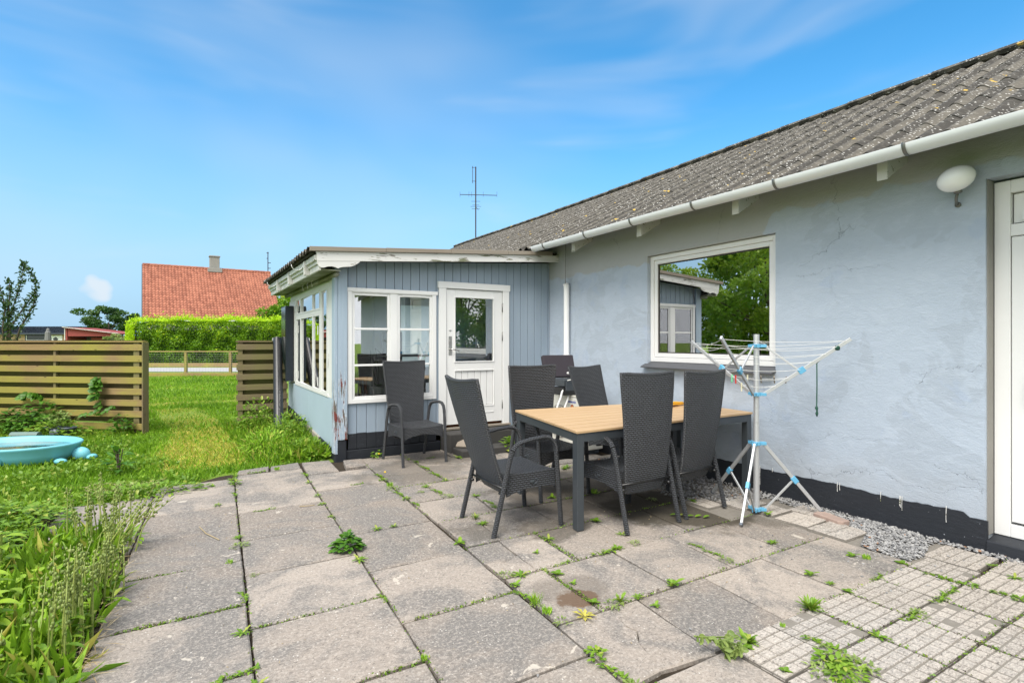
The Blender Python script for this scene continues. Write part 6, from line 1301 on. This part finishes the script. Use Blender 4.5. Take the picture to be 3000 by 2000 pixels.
for (x, y, k, s, r_) in [(-4.17, 6.33, pE, 1.3, LJ), (-4.19, 5.97, pD, 1.5, LJ), (-4.2, 6.15, pA, 1.1, None), (-4.22, 5.55, pE, .9, LJ), (-4.28, 4.32, pA, .8, None), (-4.29, 4.14, pF, 1.3, TJ), (-4.36, 3.85, pC, .8, None), (-4.25, 3.58, pF, .6, None), (-4.37, 5.26, pD, .7, None), (-4.06, 4.91, pE, .8, TJ), (-3.98, 4.93, pF, .7, None),
    (-3.64, 6.66, pA, 1.0, None), (-3.75, 6.38, pC, 1.0, None), (-3.95, 6.37, pE, 1.1, TJ), (-3.53, 5.99, pE, 1.1, LJ), (-3.56, 5.66, pA, .7, None), (-3.58, 5.12, pD, .7, None), (-3.60, 4.83, pD, .7, None), (-3.61, 4.45, pD, .6, None), (-3.65, 3.48, pA, 1.0, None), (-4.5, 6.0, pA, 1.0, None), (-4.7, 5.97, pE, 1.4, TJ), (-4.38, 5.99, pB, .7, None),
    (-2.34, 6.15, pA, .6, None), (-2.31, 5.97, pB, 1.0, None), (-1.79, 5.93, pA, 1.2, None), (-2.08, 6.1, pE, .7, TJ), (-2.34, 5.62, pE, 1.2, LJ), (-2.36, 5.30, pE, 1.2, LJ), (-2.36, 5.03, pA, .7, None), (-2.88, 5.55, pE, 1.1, LJ), (-2.90, 5.35, pD, 1.0, None), (-2.91, 5.10, pC, 1.1, None), (-2.92, 4.98, pF, 1.5, LJ), (-2.93, 4.80, pE, 1.1, LJ), (-2.93, 4.61, pD, .9, None), (-2.91, 4.42, pE, .9, LJ),
    (-2.62, 4.90, pA, 1.0, None), (-2.60, 4.68, pE, 1.2, LJ), (-2.58, 4.50, pF, 1.2, None), (-2.74, 4.75, pF, .8, None), (-3.38, 3.99, pA, .8, None), (-3.25, 3.99, pA, .6, None), (-2.35, 4.38, pA, .9, None), (-2.35, 4.14, pE, 1.0, LJ), (-2.37, 4.0, pA, .8, None), (-2.64, 3.82, pG, .9, None), (-2.65, 3.68, pA, 1.0, None), (-2.97, 3.41, pB, 1.1, None), (-3.16, 5.34, pE, .8, TJ), (-2.96, 2.80, pF, 1.0, None), (-2.88, 2.76, pA, 1.0, None),
    (-.97, 4.86, pA, 1.3, None), (-1.05, 4.80, pB, 1.2, None), (-1.79, 3.98, pB, 1.1, None), (-1.38, 3.9, pC, 1.2, None), (-1.36, 3.88, pA, .8, None), (-1.87, 3.29, pB, 1.2, None), (-1.89, 2.97, pA, .7, None), (-1.94, 2.78, pF, 1.0, None), (-2.20, 2.77, pE, 1.4, TJ), (-2.10, 2.77, pA, .9, None), (-2.40, 3.16, pA, .9, None), (-2.61, 3.0, pB, .6, None), (-2.56, 2.77, pE, .7, TJ), (-2.69, 2.66, pB, 1.1, None),
    (-.80, 3.26, pB, 1.0, None), (-1.07, 3.48, pF, 1.0, None), (-1.61, 2.53, pE, .8, LJ), (-1.62, 2.38, pE, .9, LJ), (-1.11, 2.30, pA, .9, None), (-1.64, 2.27, pF, 1.0, None), (-.88, 1.89, pB, 1.1, None), (-.85, 1.82, pC, .9, None), (-1.39, 1.87, pB, 1.1, None), (-1.41, 1.74, pA, .6, None), (-.56, 2.70, pB, .9, None), (-.74, 1.67, pB, 1.0, None),
    (-1.43, 1.64, pB, .8, None), (-1.09, 1.64, pE, .8, TJ), (-.77, 1.46, pE, .9, LJ), (-.77, 1.37, pE, 1.0, LJ), (-.92, 1.34, pE, .9, TJ), (-1.08, 1.33, pE, 1.1, TJ), (-.29, 1.36, pA, .6, None), (-.72, 1.30, pB, .7, None), (-.40, 1.22, pA, .8, None), (-1.44, 1.32, pE, 1.0, TJ), (-1.38, 1.31, pF, 1.0, None), (-.72, 1.14, pE, 1.1, LJ), (-.74, 1.05, pE, 1.0, LJ),
    (-2.73, 2.27, pB, .9, None), (-2.60, 2.20, pG, .95, None), (-2.65, 2.19, pF, 1.2, None), (-2.48, 2.19, pA, .7, None), (-2.19, 2.20, pB, 1.3, None), (-2.22, 2.19, pG, .7, None), (-2.47, 2.07, pB, .7, None), (-2.99, 2.19, pF, 1.0, None), (-3.01, 2.30, pC, 1.0, None), (-3.01, 2.50, pE, 1.0, LJ), (-3.01, 2.40, pF, .8, LJ), (-3.04, 1.88, pD, 1.2, None), (-3.05, 1.73, pE, 1.1, LJ), (-3.06, 1.6, pF, 1.4, LJ), (-2.99, 1.55, pA, 1.1, None), (-2.68, 2.51, pB, .6, None), (-2.98, 2.66, pB, .9, None),
    (-1.81, 1.62, pG, .8, None), (-2.09, 1.6, pC, .5, None), (-2.36, 1.59, pA, .8, None), (-2.40, 1.57, pB, .7, None), (-2.12, 1.36, pF, 1.2, None), (-2.08, 1.40, pE, 1.2, LJ), (-1.79, 1.31, pA, .9, None), (-2.20, 1.30, pD, 1.6, None), (-2.30, 1.30, pF, 1.4, None), (-2.12, 1.22, pF, 1.5, None), (-2.42, 1.38, pB, .7, None), (-3.7, 2.25, pC, .6, None), (-3.68, 2.9, pE, .7, LJ), (-3.72, 1.95, pA, 1.0, None), (-3.74, 1.8, pE, 1.0, LJ), (-4.37, 2.9, pA, .8, None), (-4.33, 3.3, pE, .9, LJ), (-4.40, 2.55, pE, .9, TJ), (-4.36, 2.42, pA, .9, None), (-4.55, 2.52, pE, 1.0, TJ)]:
    weed(k, x, y, s, r_)
def special(k, x, y, s, label, mat=None, fn=None):
    b = MB(); fn(b); o = b.build('paving_weed', M[mat], None); o.location = (x, y, 0); o.scale = (s,) * 3; tag(o, label, 'weed', WG)
special(0, -2.86, 2.18, 1.0, 'yellowed star shaped weed beside the rust stain on the paving', 'weed_yellow', lambda b: rosette(b, 8, .07, .020, .6, True, .3, 5))
special(0, -1.47, 1.635, 1.0, 'dense bright green tuft where plain slabs meet the gridded tiles, right of centre', 'grass', lambda b: rosette(b, 60, .075, .013, 1.3, True, .25, 4)) if False else special(0, -1.80, 1.63, 1.0, 'dense bright green tuft where plain slabs meet the gridded tiles, right of centre', 'weed', lambda b: rosette(b, 60, .080, .013, 1.2, True, .25, 4))
special(0, -2.53, 1.58, 1.0, 'tall spiky thistle weed at the bottom edge beside the gridded tiles', 'weed_grey', lambda b: [climber(b, [(0, 0, 0), (U(-.05, .05), U(-.05, .05), .05), (U(-.12, .12), U(-.12, .12), U(.04, .12))], 14, .035) for i in range(7)])
special(0, -2.42, 1.58, 1.0, 'rosette of spoon shaped leaves at the lower slab border', 'weed', lambda b: rosette(b, 18, .075, .022, .9, False, .3, 4)) if False else special(0, -2.36, 1.60, 1.0, 'rosette of spoon shaped leaves at the lower slab border', 'weed', lambda b: rosette(b, 18, .075, .022, .9, False, .3, 4))
special(0, -3.00, 2.42, 1.0, 'fine grass tuft in the joint left of the rust stain', 'grass', lambda b: [b.leaf((U(-.02, .02), U(-.02, .02), 0), (U(-.6, .6), U(-.6, .6), 1), (0, 1, 0), U(.04, .08), .004, .1, 2) for i in range(50)])
special(0, -1.27, 3.08, 1.0, 'string of round pale leaves on the dark slab beside the chair leg', 'weed', lambda b: [b.leaf((.0 + i * .045, -i * .045, .01), (1, -.6 + U(-.4, .4), .3), (0, 0, 1), .06, .034, .1, 4) for i in range(5)])
part('paving_weed', M['weed'], None, lambda b: mound(b, 120, .10, .07, .03, .032, asp=.5, teeth=True)).location = (-2.20, 1.24, 0)
tag([o for o in bpy.data.objects if o.name.startswith('paving_weed') and o.location.x > -2.201 and o.location.x < -2.199 and abs(o.location.y - 1.24) < .001][0], 'wide mat of toothed leaves spreading over the gridded tiles at the bottom edge', 'weed', WG)
for (x, y, sx) in ((-2.88, 5.35, 1), (-2.66, 6.26, 1)):
    o = part('dandelion', M['daisy'], None, lambda b: b.blob((0, 0, .085), (.012, .012, .008), 6), smooth=True); o.location = (x, y, 0); tag(o, 'tiny yellow dandelion flower in the patio joint near the porch', 'flower', 'dandelions in the paving')

# ---- foreground bed, left edge
def stalks(b, bl, n, spread, h, lean, seed):
    r_ = random.Random(seed)
    for i in range(n):
        a = r_.uniform(0, 6.283); q = r_.uniform(0, spread); x, y = q * math.cos(a), q * math.sin(a) * 1.5; hh = h * r_.uniform(.65, 1.1); lx, ly = lean[0] * r_.uniform(-.4, 1.3), lean[1] + r_.uniform(-.12, .12)
        P = [Vector((x, y, 0)), Vector((x + lx * .2, y + ly * .2, hh * .35)), Vector((x + lx * .55, y + ly * .55, hh * .7)), Vector((x + lx, y + ly, hh))]
        b.tube(P, [.0048, .0042, .0034, .0018], 5)
        for k in range(r_.randint(7, 14)):
            t_ = r_.uniform(.55, 1.02); seg = min(2, int(t_ * 3)); p = P[seg].lerp(P[seg + 1], t_ * 3 - seg) + Vector((r_.uniform(-.018, .018), r_.uniform(-.018, .018), r_.uniform(-.01, .012))); s_ = r_.uniform(.0045, .0078)
            bl.blob(p, (s_, s_, s_ * 1.35), 5, r_.random())
        for k in range(r_.randint(1, 4)): p = P[0].lerp(P[1], r_.uniform(.2, 1)); bl2.leaf(p, (r_.uniform(-1, 1), r_.uniform(-1, 1), r_.uniform(.2, 1)), (0, 0, 1), r_.uniform(.05, .12), .025, .5, 4)
for (x, y, n, sp_r, h, lean, sd_, lab) in [(-5.02, 4.42, 26, .16, .44, (.22, -.04), 1, 'leaning clump of seed pod stalks over straw at the bed edge, farther one'), (-5.16, 4.62, 12, .12, .46, (-.04, .04), 2, 'upright seed pod stalks at the back of the foreground bed'),
    (-5.01, 3.66, 22, .13, .40, (.05, .0), 3, 'middle clump of green seed pod stalks beside the large step in the slabs'), (-5.07, 3.15, 26, .13, .44, (.03, .02), 4, 'nearest tall clump of pale green seed pod stalks beside the slab edge'), (-5.28, 2.62, 26, .12, .36, (.02, .05), 5, 'stalks crowded with round green pods in the bottom left corner')]:
    t = thing('seed_pod_plant', lab, 'plant', (x, y, -.02), 0, 'seed pod plants in the foreground bed'); b, bl, bl2 = MB(), MB(), MB(); stalks(b, bl, n, sp_r, h, lean, sd_)
    b.build('stems', M['stalk'], t); bl.build('pods', M['pod'], t, smooth=True)['kind'] = 'stuff'; bl2.build('leaves', M['weed'], t)
def straw(b, n, rx, ry):
    for i in range(n): a = U(0, 6.28); x, y = U(-1, 1) * rx, U(-1, 1) * ry; b.leaf((x, y, U(.0, .05)), (math.cos(a), math.sin(a), U(-.1, .25)), (0, 0, 1), U(.05, .13), .005, .1, 2)
o = part('straw', M['straw'], None, lambda b: (straw(b, 260, .12, 1.0),)); o.location = (-5.02, 3.75, .0); struct(o, 'stuff')
o = part('dry_grass', M['straw'], None, lambda b: (straw(b, 160, .30, .16),)); o.location = (-5.1, 6.3, .0); struct(o, 'stuff')
def sprays(b, n, rx, ry, h, ls): mound(b, n, rx, ry, h, ls, teeth=True, asp=.85, up=.5)
for (x, y, n, rx, ry, h, ls, mt, lab) in [(-5.95, 5.35, 900, .62, .50, .20, .060, 'weed', 'sprawling gooseberry bush over dark soil left of the slabs'), (-5.75, 4.85, 260, .26, .30, .15, .055, 'weed', 'front part of the low gooseberry growth beside the slab corner'), (-6.5, 5.7, 600, .6, .5, .22, .06, 'broad', 'low dark green bush at the left picture edge below the pool')]:
    t = leafy('low_bush', lab, 'bush', (x, y, 0), lambda b: sprays(b, n, rx, ry, h, ls), M[mt], 'low bushes in the foreground bed')
    if mt == 'weed' and rx > .5: part('berries', M['berry'], t, lambda b: [b.blob((U(-rx, rx) * .7, U(-ry, ry) * .7, U(.05, .2)), (.010, .010, .012), 6) for i in range(22)], smooth=True)
def limeplant(b, h, n, ls):
    for i in range(n):
        z_ = h * (.25 + .75 * i / n); a = i * 2.4; b.leaf((0, 0, z_), (math.cos(a), math.sin(a), .55), (0, 0, 1), ls * U(.8, 1.1), ls * .38, .5, 5)
for (x, y, h, n, ls, lab) in [(-5.52, 4.22, .30, 16, .13, 'lime green leaf rosette on a thick stem, back one at the left edge'), (-5.50, 3.72, .27, 18, .15, 'broad lime green plant in the middle of the left foreground bed'), (-5.38, 3.35, .24, 18, .14, 'lime green pointed leaves behind the nearest pod stalks'), (-5.55, 3.15, .30, 16, .15, 'lime green plant cut off by the left picture edge')]:
    t = leafy('lime_plant', lab, 'plant', (x, y, 0), lambda b: limeplant(b, h, n, ls), M['lime'], 'lime green plants in the foreground bed'); part('stem', M['stalk'], t, lambda b: b.tube([(0, 0, -.02), (0, 0, h)], .008, 6))
t = leafy('dock_plant', 'large glossy crinkled leaves at the bottom left beside the slab edge', 'plant', (-5.05, 2.72, 0), lambda b: [b.leaf((0, 0, .0), d_, (0, 0, 1), l_ * .85, .055, .55, 9, False, U(0, 1), .25) for d_, l_ in (((.7, .45, .85), .26), ((.5, -.5, .7), .22), ((-.2, .5, 1), .24), ((-.6, -.2, .9), .22), ((.2, -.2, 1.2), .20), ((.9, -.1, .5), .2), ((-.5, .6, .6), .22))], M['weed'])
leafy('weed_clump', 'mixed green leaves filling the bottom left corner of the picture', 'plant', (-5.45, 2.75, 0), lambda b: mound(b, 260, .28, .35, .20, .08, asp=.5), M['weed'])
leafy('weed_clump', 'patchy low leaves covering the soil among the pod stalks', 'plant', (-5.3, 3.6, 0), lambda b: mound(b, 420, .28, .95, .13, .06, asp=.6), M['lime'])
leafy('weed_clump', 'runners of low green leaves spreading onto the back left slabs', 'plant', (-4.95, 5.98, 0), lambda b: mound(b, 300, .55, .18, .09, .06, asp=.45, up=.8), M['weed'])
# loose sticks
for (x, y, a, l_, lab) in ((-4.40, 4.33, 1.9, .38, 'dry pale stem lying on the slab beside the long joint'), (-5.2, 5.0, .5, .45, 'thin dry twig lying on the back left slab'), (-3.66, 4.83, 3.1, .12, 'short brown stick beside the paving joint')):
    plainthing('twig', lab, 'twig', (x, y, .008), lambda b: b.tube([(0, 0, 0), (l_ * .5, .015, .006), (l_, -.01, .004)], .0035, 5), M['straw'], a)

# dead bits, moss and seedlings caught in the joints
JL = [((sh(-4.315, 1.2), 1.2), (sh(-4.315, 6.3), 6.3)), ((sh(-3.645, 1.2), 1.2), (sh(-3.645, 6.3), 6.3)), ((sh(-2.978, 1.0), 1.0), (sh(-2.978, 6.3), 6.3)), ((-3.0, 2.19), (-.66, 2.19)), ((-3.0, 2.77), (-.63, 2.77)), ((-2.96, 3.33), (-1.0, 3.33)), ((-2.93, 3.9), (-1.0, 3.9)), ((-2.9, 4.47), (-1.0, 4.47)), ((-2.9, 5.03), (-1.0, 5.03)), ((-2.34, 5.03), (-2.32, 6.5)), ((-2.73, 2.19), (-2.72, 2.77)), ((-2.44, 2.77), (-2.41, 3.33)), ((-2.5, 1.63), (-.66, 1.645)), ((-1.09, 1.64), (-1.09, .6)), ((-.74, 1.64), (-.74, .6)), ((-1.44, 1.64), (-1.44, .6)), ((-1.78, 1.64), (-1.78, .6)), ((-2.47, 1.345), (0, 1.345)), ((-2.47, 1.043), (0, 1.043)), ((-4.9, 2.54), (-4.35, 2.54)), ((-4.9, 3.21), (-4.35, 3.21)), ((-4.9, 3.865), (-4.3, 3.865)), ((-3.62, 2.60), (-3.0, 2.6)), ((-4.3, 2.24), (-3.68, 2.24)), ((-4.3, 2.92), (-3.66, 2.92))]
def jpts(n):
    out = []
    for i in range(n):
        (x0, y0), (x1, y1) = random.choice(JL); t_ = rnd(); x, y = x0 + (x1 - x0) * t_, y0 + (y1 - y0) * t_
        if mnoise.noise((x * 1.7, y * 1.7, 3)) < U(-.35, .25): continue
        out.append((x + random.gauss(0, .009), y + random.gauss(0, .009), U(-.004, .006)))
    return np.array(out)
struct(leafcloud('joint_moss', jpts(5200), .014, M['weed'], None, up=.5, asp=.55), 'stuff')
struct(leafcloud('joint_litter', jpts(4200), .017, M['bark'], None, up=.0, asp=.25), 'stuff')
P = scatter([(-4.9, 1.5), (-.8, 1.5), (-.8, 6.0), (-4.9, 6.0)], 420); P[:, 2] = .004; struct(leafcloud('dry_litter', P, .013, M['straw'], None, up=.0, asp=.3), 'stuff')

# soft grass growing between the pod stalks
P = scatter([(-5.75, 2.3), (-5.0, 2.4), (-4.97, 3.9), (-4.99, 4.9), (-5.4, 5.0), (-5.8, 4.2)], 2600); struct(leafcloud('bed_grass', P, .17, M['grass'], None, up=1.5, asp=.06, blade=True), 'stuff')
P = scatter([(-7.4, 4.6), (-5.62, 4.6), (-5.6, 5.9), (-7.4, 6.2)], 2600); struct(leafcloud('bed_grass', P, .13, M['grass'], None, up=1.3, asp=.09, blade=True), 'stuff')
